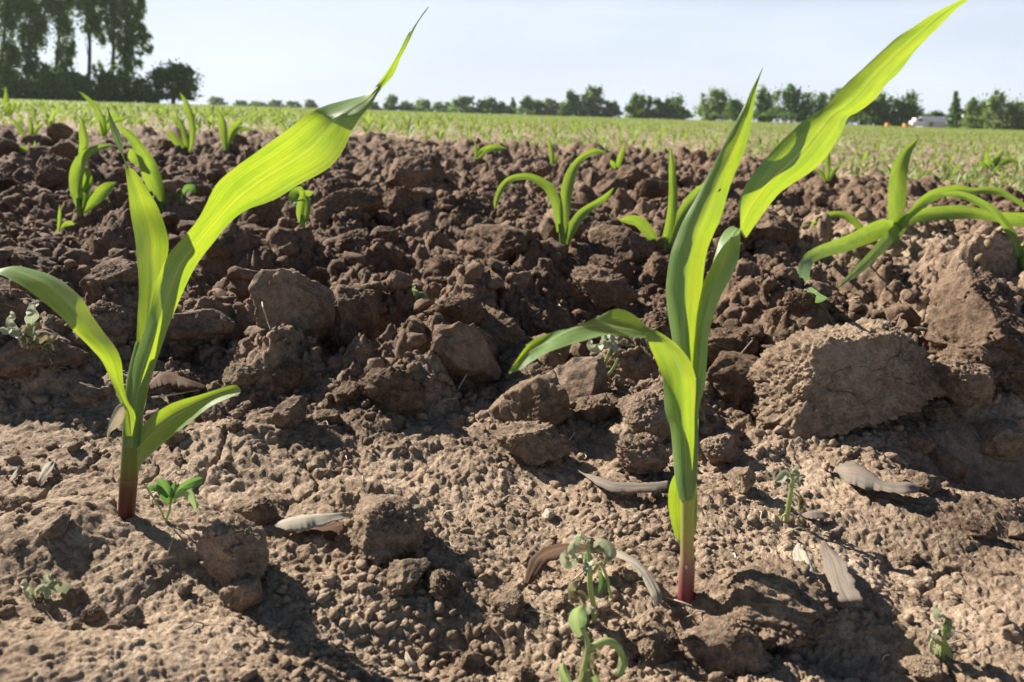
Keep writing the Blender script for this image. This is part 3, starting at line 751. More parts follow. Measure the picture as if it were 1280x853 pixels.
# leaf F, the big one; it twists over itself at its lower third
leaf_edges('leaf', [
 (856, 560, y2(2), 872, 560, y2(2), 2), (860, 515, y2(2), 874, 512, y2(2), 2), (864, 480, y2(2), 881, 484, y2(1), 3), (866, 455, y2(2), 883.5, 455, y2(0), 3), (868, 425, y2(2), 886, 418, y2(0), 3), (871, 395, y2(3), 892, 395, y2(0), 3), (875, 372, y2(4), 900, 373, y2(1), 3),
 (880, 351, y2(6), 909.5, 355, y2(1), 3), (889, 334, y2(9), 917.5, 338, y2(1), 3), (895, 317, y2(12), 922.5, 324, y2(1), 2.5), (899.5, 300, y2(16), 924, 312, y2(2), 1.5), (907, 287, y2(20), 924.8, 303, y2(3), 0),
 (917, 281, y2(24), 925.2, 294, y2(6), -1), (926, 291, y2(25), 925.4, 283, y2(9), -1), (931, 297, y2(24), 925.2, 268, y2(11), 0), (942, 283, y2(22), 925.2, 254, y2(13), 1), (957, 263, y2(22), 929, 241, y2(14), 2),
 (975, 243, y2(21.5), 938, 225, y2(11.5), 3.3), (994, 229, y2(22), 949.5, 208, y2(12), 4.4), (1013, 216, y2(22), 962.5, 192, y2(12), 5.5), (1030, 199, y2(23.5), 974, 178.5, y2(13.5), 5.5), (1044, 179.5, y2(25.5), 988.5, 164.5, y2(15.5), 4.95),
 (1055, 160.5, y2(27.5), 1004.5, 150.5, y2(17.5), 4.4), (1060, 147, y2(30.5), 1023, 139, y2(20.5), 3.85), (1071, 140.5, y2(33.5), 1037, 129, y2(23.5), 3.85), (1084, 132.5, y2(36), 1046.5, 117, y2(26), 4.4), (1097.5, 120.5, y2(38.5), 1058.5, 103.5, y2(28.5), 4.95),
 (1108.5, 104.5, y2(41.5), 1073, 89.5, y2(31.5), 4.4), (1121, 91.5, y2(44.5), 1088, 76, y2(34.5), 3.85), (1133, 77, y2(47.5), 1103, 63, y2(37.5), 3.3), (1148, 60, y2(51), 1122.5, 47, y2(41), 2.75), (1164, 43, y2(55), 1141, 34.5, y2(45), 2.2),
 (1180, 27, y2(59), 1159, 20.5, y2(49), 1.65), (1193, 16, y2(63), 1176, 10.5, y2(53), 1.1), (1210, 2, y2(68), 1198, 1, y2(58), 0.66), (1224, -9, y2(72.5), 1217, -9, y2(62.5), 0.33), (1240, -21, y2(77), 1239, -21, y2(67), 0)],
 m2, o2, seed=12, rows=170, cols=16, ruffle=0.0011)
# leaf G, sheath round the stem, then thrown over to the left
leaf_edges('leaf', [
 (849, 625, y2(0), 860, 626, y2(-5), 869, 623, y2(0), 0), (844, 600, y2(1), 858, 602, y2(-6), 871.5, 597, y2(0), 0), (841, 566, y2(1), 857, 566, y2(-8), 873, 566, y2(0), 0), (838, 536, y2(-2), 856, 536, y2(-10), 873, 540, y2(0), 0), (832, 516, y2(-5), 854, 514, y2(-12), 872, 515, y2(0), 0),
 (830.3, 492, y2(-8), 853, 490, y2(-13), 872, 488, y2(-1), 0), (829, 474, y2(-11), 851, 471, y2(-14), 869.5, 471, y2(-3), 0), (822, 456, y2(-14), 844, 452, y2(-14), 864, 453, y2(-6), 0), (815.5, 441, y2(-17), 834, 436, y2(-15), 853, 437.5, y2(-9), 0),
 (811, 430, y2(-19), 824, 425, y2(-16), 838.5, 425, y2(-12), 0), (808, 423, y2(-21), 814, 419, y2(-16), 822, 415, y2(-13), 0), (799, 422.5, y2(-25), 802, 417, y2(-17), 807, 409, y2(-11), 0), (787, 421.5, y2(-29), 788, 413, y2(-18), 795, 397.5, y2(-9), 0),
 (770, 418.5, y2(-33), 768, 410, y2(-20), 779, 387.5, y2(-9), 0), (753, 420, y2(-36), 750, 408.5, y2(-22), 766, 386.5, y2(-11), 0), (737, 424, y2(-39), 733, 409, y2(-25), 750, 394.5, y2(-15), 0), (719, 429, y2(-41), 717, 412, y2(-29), 729, 405.5, y2(-20), 0),
 (698, 436, y2(-43), 697, 422, y2(-34), 703, 412.5, y2(-25), 0), (680, 443, y2(-44), 678, 432, y2(-36), 681, 419.5, y2(-31), 0), (665, 452, y2(-45), 662, 441, y2(-39), 664, 427.5, y2(-35), 0), (650, 462, y2(-46), 649, 452, y2(-42), 652, 441, y2(-40), 0), (636.6, 466, y2(-47), 636.3, 465, y2(-47), 637, 463, y2(-46), 0)],
 m2, o2, seed=13, rows=120, cols=14, ruffle=0.0009)
# leaf H, the short round first leaf hanging behind the stem
leaf_edges('leaf', [
 (852, 588, y2(8), 866, 588, y2(8), -1), (842, 595, y2(11), 870, 596, y2(11), -2), (836.5, 610, y2(13), 871.5, 610, y2(13), -3), (835.3, 630, y2(13), 872, 628, y2(13), -3), (838, 648, y2(13), 871, 648, y2(13), -3), (842, 664, y2(12), 869, 666, y2(12), -2), (846, 675, y2(11), 862, 676, y2(11), -1), (853, 680, y2(10), 856, 680, y2(10), 0)],
 m2, o2, seed=14, rows=40, ruffle=0.0006)

# ---- the seedlings of the rows behind
def seedling(label, base, leaves, stem_top=None, stem_r=None, group=None, mats=None, Y=None, lean=0.03):
    b = hit(*base) if Y is None else at_y(base[0], base[1], Y)
    Yb = float(b[1]); o = np.array(b)
    z = float(height(np.array([o[0]]), np.array([o[1]]))[0])
    e = empty('maize_seedling', tuple(o)); s = px_size(o)
    tag(e, label, 'maize seedling', group)
    if stem_top:
        k = len(stem_top)
        pts = [at_y(base[0], base[1] + 8, Yb), at_y(base[0], base[1], Yb)] + [at_y(q[0], q[1], Yb) for q in stem_top]
        rs = [stem_r * s] * 2 + [stem_r * s * (1 - 0.25 * (i + 1) / k) for i in range(k)]
        tube('stem', pts, rs, M_stem3, e, o, seg=8, rows=12)
    for i, lf in enumerate(leaves):
        g = random.Random(i * 31 + int(base[0]))
        d = g.uniform(-1, 1) * lean
        n = len(lf)
        dl = lf[-1][3] if len(lf[-1]) > 3 else 0.0      # how far the tip comes towards the camera
        pts = [(q[0], q[1], q[2], Yb + (d if dl == 0 else 0) * (k / (n - 1)) ** 1.3 + dl * k / (n - 1)) for k, q in enumerate(lf)]
        leaf_line('leaf', pts, e, o, seed=i + int(base[0]) % 17)
    return e
seedling('slim seedling with a yellow-lit upright blade and a thin blade arching left', (704, 318), [
 [(701, 290, 5), (696, 258, 6), (688, 238, 6.5), (677, 228, 5.5), (664, 222, 4.5), (652, 221, 4), (637.5, 224.5, 4), (627, 235, 4), (620, 252, 3), (618.5, 263, .3)],
 [(705, 300, 4), (705.5, 280, 5), (706.5, 258, 6.5), (709, 236, 7.5), (714, 217, 6.5), (722, 203, 4.5), (732, 194, 4), (745, 189, 4), (757, 191, 1)],
 [(706, 312, 3), (710, 298, 5), (717, 282, 6.5), (727, 268, 6), (737, 260, 5), (746, 254, 4), (758, 246, 4), (767.5, 235, .4)]],
 [(703, 300), (701, 280)], 4.5)
seedling('seedling with a tall straight blade, close to the left edge of the tallest maize leaf', (829, 312), [
 [(827, 311, 3), (820, 303, 5), (811, 291, 7), (803, 281, 7.5), (795, 276, 6.5), (785, 275, 5), (773.5, 275, .5)],
 [(830, 308, 3), (834, 292, 5), (838.5, 275, 6), (841, 255, 6), (841, 232, 5), (840, 207, 4), (838, 182, .2)],
 [(833, 310, 3), (838, 298, 5), (845, 284, 6.5), (853, 269, 7.5), (862, 254, 7.5), (873, 240, 6), (886, 226, .6)]],
 [(829.5, 304), (830, 296)], 4)
DL = float(hit(1022, 384)[1]) - float(hit(1118, 304)[1]) - 0.10
p5 = seedling('sprawling seedling at the right with one upright blade and long blades hanging both ways', (1118, 304), [
 [(1119, 290, 8), (1120, 272, 10), (1121.5, 245, 11.5), (1123, 222, 11), (1127, 205, 9), (1134, 190, 6), (1142, 180, 3), (1149, 172, .3)],
 [(1120, 286, 4), (1130, 277, 6), (1149, 270, 8), (1177, 266.5, 9), (1205, 265.5, 8.5), (1222, 267, 7), (1240, 270.5, 6), (1260, 273.5, 8), (1285, 276, 9), (1310, 284, 6), (1335, 298, .5)],
 [(1121, 284, 6), (1106, 284, 10), (1090, 291, 11.5), (1072, 299, 10), (1055, 306, 9.5), (1038, 311, 8.5), (1024, 316, 8), (1012, 323, 8), (1006, 334, 8), (1004, 347, 7.5), (1007, 361, 7.5), (1015, 369, 8), (1024, 373, 6), (1034, 373, .5, DL)],
 [(1124, 283, 5), (1115, 293, 7), (1104, 306, 7.5), (1092, 319, 6.5), (1079, 332, 6), (1063, 346, 4), (1047.5, 360, .5, DL * .8)],
 [(1130, 278, 3), (1141, 265, 5), (1154, 253, 6.5), (1166, 245, 7), (1180, 240, 6.5), (1200, 237, 6), (1216, 239, 4), (1233, 238, 5), (1250, 240, 4.5), (1265, 248, 3.5), (1282, 258, 3)],
 [(1092, 297, 3), (1079, 289, 4), (1068, 277, 4.5), (1056, 270, 4.5), (1042, 268.5, 4), (1027, 274, 4.5), (1017, 283, 4), (1010, 292, .5)],
 [(1119, 300, 3), (1124, 291, 5), (1131, 282, 4), (1136, 277, 1)]],
 [(1119, 294), (1120, 285)], 5.5, lean=0.02)
seedling('seedling at the right edge whose blade arches left above the tall pale clod', (1277, 338), [
 [(1276, 330, 5), (1273, 315, 6), (1267, 299, 6), (1260, 285, 5.5), (1250, 272, 5), (1238, 261, 5), (1224, 253, 5), (1208, 246, 5), (1192, 243, 4), (1177, 243, 1)],
 [(1279, 332, 4), (1281, 318, 5), (1285, 300, 5), (1291, 280, 4), (1299, 262, .5)]], [(1277, 330), (1277, 322)], 4.5)
seedling('seedling with overlapping bright blades and a pale curled tip, left of the tall leaf', (100, 272), [
 [(99, 262, 3), (98, 250, 6), (95, 237, 8), (95, 222, 9), (98, 208, 8.5), (104, 197, 7), (112, 190, 5), (121, 185.5, 4), (131, 183, 3), (141, 182, .5)],
 [(101, 269, 3), (103, 256, 5), (104.5, 240, 7.5), (106, 226, 6), (107, 214, 2.5)],
 [(104, 240, 4), (110, 232, 5), (112, 222, 4), (110, 210, 2)],
 [(102, 213, 2), (101, 200, 2), (102, 190, 4), (105, 180, 6), (104, 168, 5.5), (102.5, 157, 3.5), (101.5, 147, .3)],
 [(104, 266, 3), (111, 257, 6), (118, 249, 8), (127, 241, 8.5), (136, 234, 7), (145, 228, .5)]],
 [(99, 262), (98, 248)], 3.5)
seedling('tiny single-bladed shoot left of the seedling with the curled tip', (73, 291), [[(73, 290, 1.8), (74, 280, 2.6), (74.5, 268, 2.2), (74.5, 256, .2)], [(76, 287, 1), (81, 281, 3), (88, 279, 3), (93, 281, .4)]])
seedling('low seedling at the left edge with a blade lying flat to the left', (45, 196), [
 [(45, 192, 2), (40, 188, 3), (28, 187, 4), (12, 190, 4.5), (-4, 195, 4), (-20, 202, .5)], [(41, 190, 2), (45, 198, 4.5), (49, 204, 4.5), (54, 210, .6)], [(44, 192, 1.5), (43, 184, 1.8), (44, 176, .3)]])
seedling('small forked seedling near the left edge in front of the green field', (37.5, 175), [
 [(36, 174, 2), (29, 167, 3), (22, 158, 3), (15, 147, .4)], [(38, 174, 2), (39, 165, 3.2), (38, 154, 3), (35, 142, .3)], [(40, 173, 2), (43, 165, 3), (49, 158, 2.5), (57, 153, .3)]])
seedling('bright upright seedling at the far left edge against the dark trees', (9, 146), [
 [(9, 146, 3), (8.5, 136, 5), (8, 126, 4), (7, 108, .3)], [(7, 146, 2), (2, 136, 3), (-2, 126, .4)], [(12, 146, 2), (16, 136, 2.5), (18, 128, .3)]])
seedling('seedling with a blade bent to the left, just above the tip of the upright leaf', (130, 172), [
 [(130, 171, 3), (129, 158, 4.5), (125, 145, 4.5), (119, 134, 3.5), (110, 124, 2.5), (99.6, 115, .3)], [(131, 170, 2), (135, 160, 3), (143, 151, 3.5), (152, 149, 3), (160, 147, .4)], [(128, 171, 2), (126, 160, 2.5), (124, 150, .3)]])
seedling('seedling with a broad yellow blade, half hidden behind the tall upright leaf', (203, 268), [
 [(202, 264, 3), (200, 252, 7), (196, 238, 9.5), (191, 224, 11), (186, 210, 11), (181, 198, 9), (174, 186, 7), (166, 174, 6), (156, 164, 4), (146, 157.5, .5)],
 [(186, 215, 2), (177, 206, 4), (169, 198, 7), (165, 192, 6), (163, 186, 1)]], [(202, 262), (200, 252)], 3.5)
seedling('seedling with a tall S-shaped blade in front of the dark round tree', (235, 191), [
 [(236, 190, 2), (239, 180, 3.2), (240.5, 166, 4), (239, 150, 4), (236, 137, 3.5), (231, 126, 2.8), (225, 116, .3)], [(233.5, 188, 2.5), (231.5, 174, 3.5), (228, 160, 3.8), (221, 144, .6)],
 [(233, 191, 2), (228, 185, 4), (221, 177, 5), (214, 170, 4), (208, 166, 2)]])
seedling('two-bladed seedling spread like a V beside the tall S-shaped blade', (282.5, 192), [
 [(282, 188, 2), (280.5, 176, 4), (279, 164, 5.5), (277, 152, 5), (274, 143, 3.5), (269, 134, .3)], [(283, 188, 2), (286, 174, 4), (291, 162, 4.5), (298, 154, 3.5), (307, 143, .4)], [(285, 184, 1), (294, 165, 2.5), (305, 161, 2.5), (316, 163, .5)]])
seedling('stubby seedling with a drooping bluish leaf under the wide leaning leaf', (378, 281), [
 [(376, 278, 3), (375, 268, 4.5), (376, 257, 5), (378, 247, 4), (380, 238, 1)], [(380, 278, 3), (383, 266, 5), (383, 254, 5.5), (381, 243, 3)],
 [(379, 245, 3), (375, 240, 7), (370, 243, 8), (367, 250, 7), (366, 256, 1)], [(380, 240, 2), (386, 242, 4), (392, 241, .5)]], [(378, 274), (378, 266)], 3.5)
seedling('pale low seedling bent to the right on the clods, left of the frame centre line', (595, 200), [
 [(595, 199, 1.5), (595, 188, 2.5), (594, 175, .3)], [(597, 199, 2), (603, 190, 4), (612, 186, 4.5), (622, 185, 4), (634, 186, .5)]])
seedling('thin upright blade on the clods above the arched slim seedling', (690, 206), [[(690, 205, 2), (690, 195, 3.2), (688, 184, 2.5), (686, 173, .3)], [(691, 205, 2), (695, 199, 2.5), (698, 193, .3)]])
seedling('short leaning blade on the clods left of the tall straight blade', (772, 212), [[(772, 211, 2.5), (774, 201, 3.5), (778, 190, 3.2), (782, 178, .3)], [(770, 211, 2), (766, 205, 3.2), (763, 200, .4)]])
seedling('dull grey-green seedling behind the big twisted leaf on the right', (1034, 227), [[(1034, 226, 2.5), (1035, 212, 3), (1035, 200, 3), (1037, 186, .3)], [(1036, 225, 2), (1042, 215, 3), (1050, 207, .4)], [(1032, 226, 2), (1026, 216, 2.5), (1020, 210, .3)]])
seedling('leafy seedling tuft on the field at the upper right', (1238, 213), [[(1237, 212, 3), (1235, 200, 4), (1233, 188, .4)], [(1239, 212, 3), (1245, 202, 4.5), (1252, 196, .5)], [(1240, 212, 3), (1252, 205, 4), (1262, 200, 4), (1270, 203, .5)], [(1236, 212, 2), (1228, 205, 3), (1222, 201, .4)], [(1240, 211, 3), (1248, 196, 4), (1256, 186, .4)]])

# ---- the field beyond: maize seedlings row after row
def generic_seedling(seed, n_leaf=4):
    g = random.Random(seed); e = []
    for k in range(n_leaf):
        az = (k % 2) * math.pi + g.uniform(-0.6, 0.6); ln = g.uniform(0.09, 0.16); z0 = 0.01 + 0.012 * k
        el0 = g.uniform(0.9, 1.35); bend = g.uniform(0.6, 2.0); hw = g.uniform(0.006, 0.0095)
        rows = []
        x = 0; z = z0; 
        for j in range(9):
            t = j / 8
            wd = hw * (math.sin(math.pi * min(1, t * 0.72 + 0.24)) ** 0.8) * (1 if t < .95 else .1)
            el = el0 - bend * t ** 1.6
            if j: x += math.cos(el) * ln / 8; z += math.sin(el) * ln / 8
            c = np.array([x, 0, z]); sd = np.array([0, wd, 0])
            nn = np.array([-math.sin(el), 0, math.cos(el)])
            rows.append((c - sd + nn * wd * .35, c, c + sd + nn * wd * .35))
        R_ = np.array([[math.cos(az), -math.sin(az), 0], [math.sin(az), math.cos(az), 0], [0, 0, 1]])
        e.append(np.array(rows) @ R_.T)
    return e
M_corn3 = leaf_material('maize_leaf_field', (0.15, 0.26, 0.07), (0.31, 0.41, 0.055), 0.5, rough=0.6)
PROTO = []
for v in range(6):
    Ls = generic_seedling(900 + v, 4 + v % 2); VV = []; FF = []
    for lf in Ls:
        n0 = len(VV)
        for row in lf: VV += [row[0], row[1], row[2]]
        for j in range(8):
            for c_ in range(2):
                a = n0 + j * 3 + c_; FF.append((a, a + 1, a + 4, a + 3))
    PROTO.append((np.array(VV), np.array(FF)))
def field_spots():
    g = np.random.RandomState(44); out = []
    y = 1.85
    while y < 62:
        x = -y * 0.95
        while x < y * 0.95:
            xx_ = x + g.uniform(-.04, .04); yy_ = y + g.uniform(-.05, .05) + 0.02 * xx_
            x += 0.14 + g.uniform(-.02, .05) + (0.05 if y > 25 else 0)
            if g.rand() < 0.12: continue
            beyond = yy_ > edge_y(xx_) + 0.15
            if not beyond: continue
            vigor = np.interp(xx_ / yy_, [-0.7, -0.3, 0.0, 0.35, 0.7], [1.6, 1.5, 1.1, 0.85, 0.85])
            pt = perlin2(np.array([xx_ * .35]), np.array([yy_ * .35]), 3)[0]
            sc = vigor * (0.85 + 0.35 * pt) * g.uniform(0.7, 1.2)
            out.append((xx_, yy_, sc, g.uniform(0, 6.28), g.randint(6)))
        y += 0.75
    return out
spots = field_spots()
spots.sort(key=lambda q: q[1] ** 2 + q[0] ** 2)
inview = [q for q in spots if abs(q[0]) < q[1] * 0.70]
ind = inview[:265]; ids = set(id(q) for q in ind)
protos = []
for v in range(6):
    VV, FF = PROTO[v]
    me_o = mesh_obj('maize_seedling', VV, FF, M_corn3); protos.append(me_o.data); bpy.data.objects.remove(me_o)
zz = height(np.array([q[0] for q in ind]), np.array([q[1] for q in ind]))
for q, z in zip(ind, zz):
    o = bpy.data.objects.new('maize_seedling', protos[q[4]]); C.objects.link(o)
    o.location = (q[0], q[1], float(z) - 0.004); o.rotation_euler = (0, 0, q[3]); o.scale = (q[2],) * 3
    tag(o, 'small green maize seedling in the sown rows beyond the coarse clods', 'maize seedling', 'maize seedlings in the rows beyond the clods')
rest = [q for q in spots if id(q) not in ids]
g = np.random.RandomState(9)
for _ in range(30000):            # the far end of the field
    yy_ = 62 + 160 * g.rand() ** 1.3; xx_ = yy_ * g.uniform(-.95, .95)
    rest.append((xx_, yy_, g.uniform(1.0, 1.5) * np.interp(xx_ / yy_, [-.4, 0, .4], [1.35, 1.15, 1.1]), g.uniform(0, 6.28), g.randint(6)))
RX = np.array([q[0] for q in rest]); RY = np.array([q[1] for q in rest]); RS = np.array([q[2] for q in rest]); RA = np.array([q[3] for q in rest]); RV = np.array([q[4] for q in rest])
RZ = height(RX, RY)
Va, Fa, off = [], [], 0
for v in range(6):
    VV, FF = PROTO[v]
    for far in (0, 1):
        k = (RV == v) & ((RY > 18) == bool(far))
        if not k.any(): continue
        if far:       # fewer faces far away: keep every other row of each blade
            keep = []; F2 = []
            nl = len(VV) // 27
            for l in range(nl):
                n0 = len(keep)
                for j in (0, 3, 6, 8): keep += [l * 27 + j * 3, l * 27 + j * 3 + 2]
                for j in range(3): a = n0 + j * 2; F2.append((a, a + 1, a + 3, a + 2))
            V0 = VV[keep]; F0 = np.array(F2)
        else: V0, F0 = VV, FF
        n = int(k.sum()); ca, sa = np.cos(RA[k])[:, None], np.sin(RA[k])[:, None]; s = RS[k][:, None]
        wide = np.where(RY[k] > 40, 1.3, 1.0)[:, None]
        X = (V0[:, 0] * ca - V0[:, 1] * sa) * s * wide + RX[k][:, None]; Y_ = (V0[:, 0] * sa + V0[:, 1] * ca) * s * wide + RY[k][:, None]
        Z = V0[None, :, 2] * s + RZ[k][:, None] - 0.004
        Va.append(np.stack([X, Y_, Z], -1).reshape(-1, 3))
        Fa.append((F0[None] + (np.arange(n) * len(V0))[:, None, None]).reshape(-1, 4) + off); off += n * len(V0)
fo = mesh_obj('maize_field', np.concatenate(Va), np.concatenate(Fa), M_corn3)
tag(fo, 'green maize crop covering the flat field up to the line of trees', 'maize crop', kind='stuff')

# low weeds and grass between the rows: ground cover
g = np.random.RandomState(77)
nW = 110000
yW = 2.2 + 40 * g.rand(nW) ** 1.7; xW = yW * g.uniform(-.9, .9, nW)
k = (yW > edge_y(xW) + 0.1) & (perlin2(xW * 1.1, yW * 1.1, 91) + 0.5 * perlin2(xW * 5, yW * 5, 92) + g.rand(nW) * .6 > np.interp(xW / yW, [-.5, .1, .5], [.5, .3, .15]))
xW, yW = xW[k], yW[k]; nW = len(xW); zW = height(xW, yW)
a = g.uniform(0, 6.28, nW); hgt_ = g.uniform(.012, .045, nW); wd_ = g.uniform(.003, .007, nW) * np.clip(yW / 8, 1, 3)
ln_ = g.uniform(-.03, .03, (nW, 2)); B0 = np.stack([xW, yW, zW], -1); sd = np.stack([np.cos(a), np.sin(a), 0 * a], -1) * wd_[:, None]
M1 = B0 + np.stack([ln_[:, 0] * .4, ln_[:, 1] * .4, hgt_ * .6], -1); T1 = B0 + np.stack([ln_[:, 0], ln_[:, 1], hgt_], -1)
VW = np.stack([B0 - sd * .4, B0 + sd * .4, M1 + sd, M1 - sd, T1], 1).reshape(-1, 3)
fq = []
base_ = np.arange(nW) * 5
FW = np.concatenate([np.stack([base_, base_ + 1, base_ + 2, base_ + 3], -1), np.stack([base_ + 3, base_ + 2, base_ + 4, base_ + 4], -1)])
FW = [tuple(f) if f[2] != f[3] else tuple(f[:3]) for f in FW.tolist()]
wo = mesh_obj('ground_weeds', VW, FW, leaf_material('ground_weed', (0.14, 0.22, 0.07), (0.26, 0.32, 0.06), 0.45, rough=0.6))
tag(wo, 'sparse low green weeds and grass between the maize rows of the field', 'weeds', kind='stuff')
# ------------------------------------------------------------------ dry leaves, weeds, rootlets
M_wilt = leaf_material('wilted_leaf', (0.46, 0.47, 0.34), (0.46, 0.46, 0.28), 0.35, rough=0.7)
M_wiltg = leaf_material('wilted_green_leaf', (0.42, 0.52, 0.28), (0.46, 0.56, 0.20), 0.4, rough=0.6)
M_wiltd = plain_material('withered_brown_leaf', (0.30, 0.26, 0.15), 0.8, 0.3, 0.35, 300)
M_weed = leaf_material('weed_leaf', (0.13, 0.24, 0.09), (0.20, 0.36, 0.07), 0.4, rough=0.5)
M_weedstem = stem_material('weed_stem', [(0.0, (0.40, 0.42, 0.20)), (0.5, (0.38, 0.48, 0.18)), (1.0, (0.42, 0.50, 0.24))])
M_rootlet = plain_material('rootlet', (0.55, 0.47, 0.36), 0.8, 0.0, 0.2, 200)
def zsurf(px, py, n=3):
    zs = [hit(px + dx, py + dy)[2] for dx in (-n, 0, n) for dy in (-n, 0, n)]
    return float(np.median(zs))
def lying_leaf(label, rows_px, mat, lift=2.0, arch=1.0, ruffle=0.0016, seed=0, name='dry_leaf', zfix=None):
    """rows: Lx, Ly, Rx, Ry, extra lift mm.  lies on the soil"""
    St = []; zs = [zsurf((r[0] + r[2]) / 2, (r[1] + r[3]) / 2) for r in rows_px]
    zs = np.array(zs); sm = np.array([np.mean(zs[max(0, k - 2):k + 3]) for k in range(len(zs))])
    if zfix is not None: sm[:] = zfix
    for r, z in zip(rows_px, sm):
        zz_ = z + (lift + r[4]) * 0.001
        a = at_z(r[0], r[1], zz_); c = at_z(r[2], r[3], zz_)
        b = 0.5 * (a + c) + np.array([0, 0, 1.0]) * arch * 0.12 * np.linalg.norm(a - c)
        St.append((a, b, c))
    o0 = St[0][1]
    o = ribbon(name, St, mat, None, rows=60, cols=10, ruffle=ruffle, seed=seed, origin=o0, ragged=0.10)
    o.location = tuple(o0)
    sol = o.modifiers.new('thickness', 'SOLIDIFY'); sol.thickness = 0.0002
    tag(o, label, 'dry leaf'); return o
lying_leaf('white curled dry leaf lying beside the rounded clod, dark brown underneath', [
 (343, 657, 345, 659, 1), (356, 650, 360, 664, 2), (372, 646, 378, 664, 3), (390, 643, 396, 659, 4), (408, 642, 413, 654, 5), (424, 641, 428, 650, 5), (440, 642, 442, 647, 4)], M_dry, lift=3, arch=1.6, seed=3)
lying_leaf('dark brown curl of dead leaf under the white curled leaf', [
 (375, 664, 377, 667, 0), (385, 659, 388, 670, 0), (400, 656, 402, 673, 0), (415, 652, 418, 672, 0), (428, 650, 430, 666, 0)], M_dryb, lift=1, arch=0.5, seed=4)
lying_leaf('long narrow pinkish dry leaf with a thin stalk, left of the right maize stem', [
 (714, 583, 715, 585, 0), (728, 591, 729, 593, 0), (738, 593, 736, 599, 1), (752, 597, 748, 607, 2), (768, 602, 766, 613, 2), (790, 604, 789, 616, 2), (812, 603, 812, 616, 2), (835, 601, 836, 612, 2)], M_dryg, lift=4, arch=1.2, seed=5)
lying_leaf('brown dry leaf bent into an arch behind the withered grey weed', [
 (655, 730, 664, 731, 0), (657, 716, 672, 720, 4), (662, 702, 681, 708, 8), (672, 690, 687, 702, 11), (688, 683, 700, 697, 13), (708, 680, 712, 693, 14), (728, 680, 730, 692, 13), (748, 683, 746, 694, 12), (765, 687, 760, 697, 10)], M_dryb, lift=3, arch=0.3, seed=6)
lying_leaf('pale rim of a curved dry leaf between the withered weed and the right maize stem', [
 (760, 686, 758, 694, 6), (778, 690, 773, 699, 7), (795, 699, 787, 707, 7), (810, 711, 799, 718, 6), (820, 726, 808, 731, 5), (826, 741, 815, 745, 3), (828, 755, 819, 758, 0)], M_dry, lift=3, arch=0.5, seed=7)
def standing_leaf(label, rows_px, mat, Yt, Yb, seed):
    St = []; n = len(rows_px)
    Ys = np.array([min(hit((r[0] + r[2]) / 2 + dx, (r[1] + r[3]) / 2)[1] for dx in (-12, 0, 12)) for r in rows_px])
    Ys = np.array([Ys[max(0, k - 1):k + 2].min() for k in range(n)]); Ys = np.minimum.accumulate(Ys) - 0.003
    for k, r in enumerate(rows_px):
        Y = float(np.mean(Ys[max(0, k - 1):k + 2]))
        a = at_y(r[0], r[1], Y + .001); c = at_y(r[2], r[3], Y - .001); b = .5 * (a + c) + np.array([0, -.0012, .0008])
        St.append((a, b, c))
    o0 = St[0][1]; o = ribbon('dry_leaf', St, mat, None, rows=60, cols=10, ruffle=.0016, seed=seed, origin=o0, ragged=0.10); o.location = tuple(o0)
    sol = o.modifiers.new('thickness', 'SOLIDIFY'); sol.thickness = 0.0002; tag(o, label, 'dry leaf')
Yt = float(hit(1040, 674)[1]) - 0.004
standing_leaf('grey striped dry leaf standing behind the dark crumbly mound in front', [
 (1027, 676, 1030, 677), (1026, 690, 1043, 688), (1029, 706, 1055, 701), (1031, 722, 1063, 717), (1035, 738, 1070, 733), (1041, 750, 1077, 747), (1050, 760, 1079, 758)], M_dryg, Yt, Yt - 0.030, 8)
standing_leaf('small pointed cream dry leaf left of the grey striped dry leaf', [
 (997, 679, 999, 680), (991, 690, 1005, 689), (992, 702, 1013, 700), (996, 716, 1018, 714), (1000, 730, 1020, 728), (1004, 744, 1020, 743)], M_dry, Yt - .002, Yt - 0.022, 9)
lying_leaf('folded tan dry leaf in the shade below the large cracked clod', [
 (1044, 588, 1046, 591, 0), (1053, 580, 1058, 603, 2), (1072, 581, 1072, 608, 3), (1090, 590, 1086, 611, 3), (1102, 600, 1100, 613, 3), (1116, 603, 1116, 616, 3), (1134, 603, 1134, 618, 3), (1152, 609, 1148, 616, 1)], M_dryg, lift=3, arch=1.0, seed=10)
lying_leaf('small reddish dry leaf right of the little withered weed', [
 (1002, 643, 1003, 645, 0), (1014, 639, 1014, 649, 1), (1028, 639, 1028, 649, 1), (1038, 643, 1037, 647, 0)], M_dryg, lift=2, arch=1.2, seed=11)
lying_leaf('tiny pointed straw-coloured leaf near the bottom edge', [
 (507, 815, 509, 816, 1), (506, 823, 515, 824, 3), (511, 832, 521, 833, 2), (520, 840, 525, 841, 0)], M_dry, lift=2, arch=1, seed=12)
lying_leaf('dark brown dead leaf behind the stem of the left maize plant', [
 (186, 480, 188, 486, 0), (200, 466, 204, 484, 2), (218, 466, 220, 484, 2), (236, 474, 238, 486, 2), (258, 482, 256, 488, 0)], M_dryb, lift=4, arch=.8, seed=13)
lying_leaf('pale papery scrap of dead leaf left of the left maize stem', [
 (46, 604, 48, 606, 0), (50, 590, 58, 596, 2), (58, 580, 66, 588, 2), (66, 577, 68, 580, 0)], M_dry, lift=2, arch=.8, seed=14)
lying_leaf('small pale blade of straw on the crust at the far left', [
 (12, 600, 14, 604, 0), (18, 590, 22, 596, 1), (24, 584, 26, 587, 0)], M_dry, lift=2, arch=.8, seed=15)

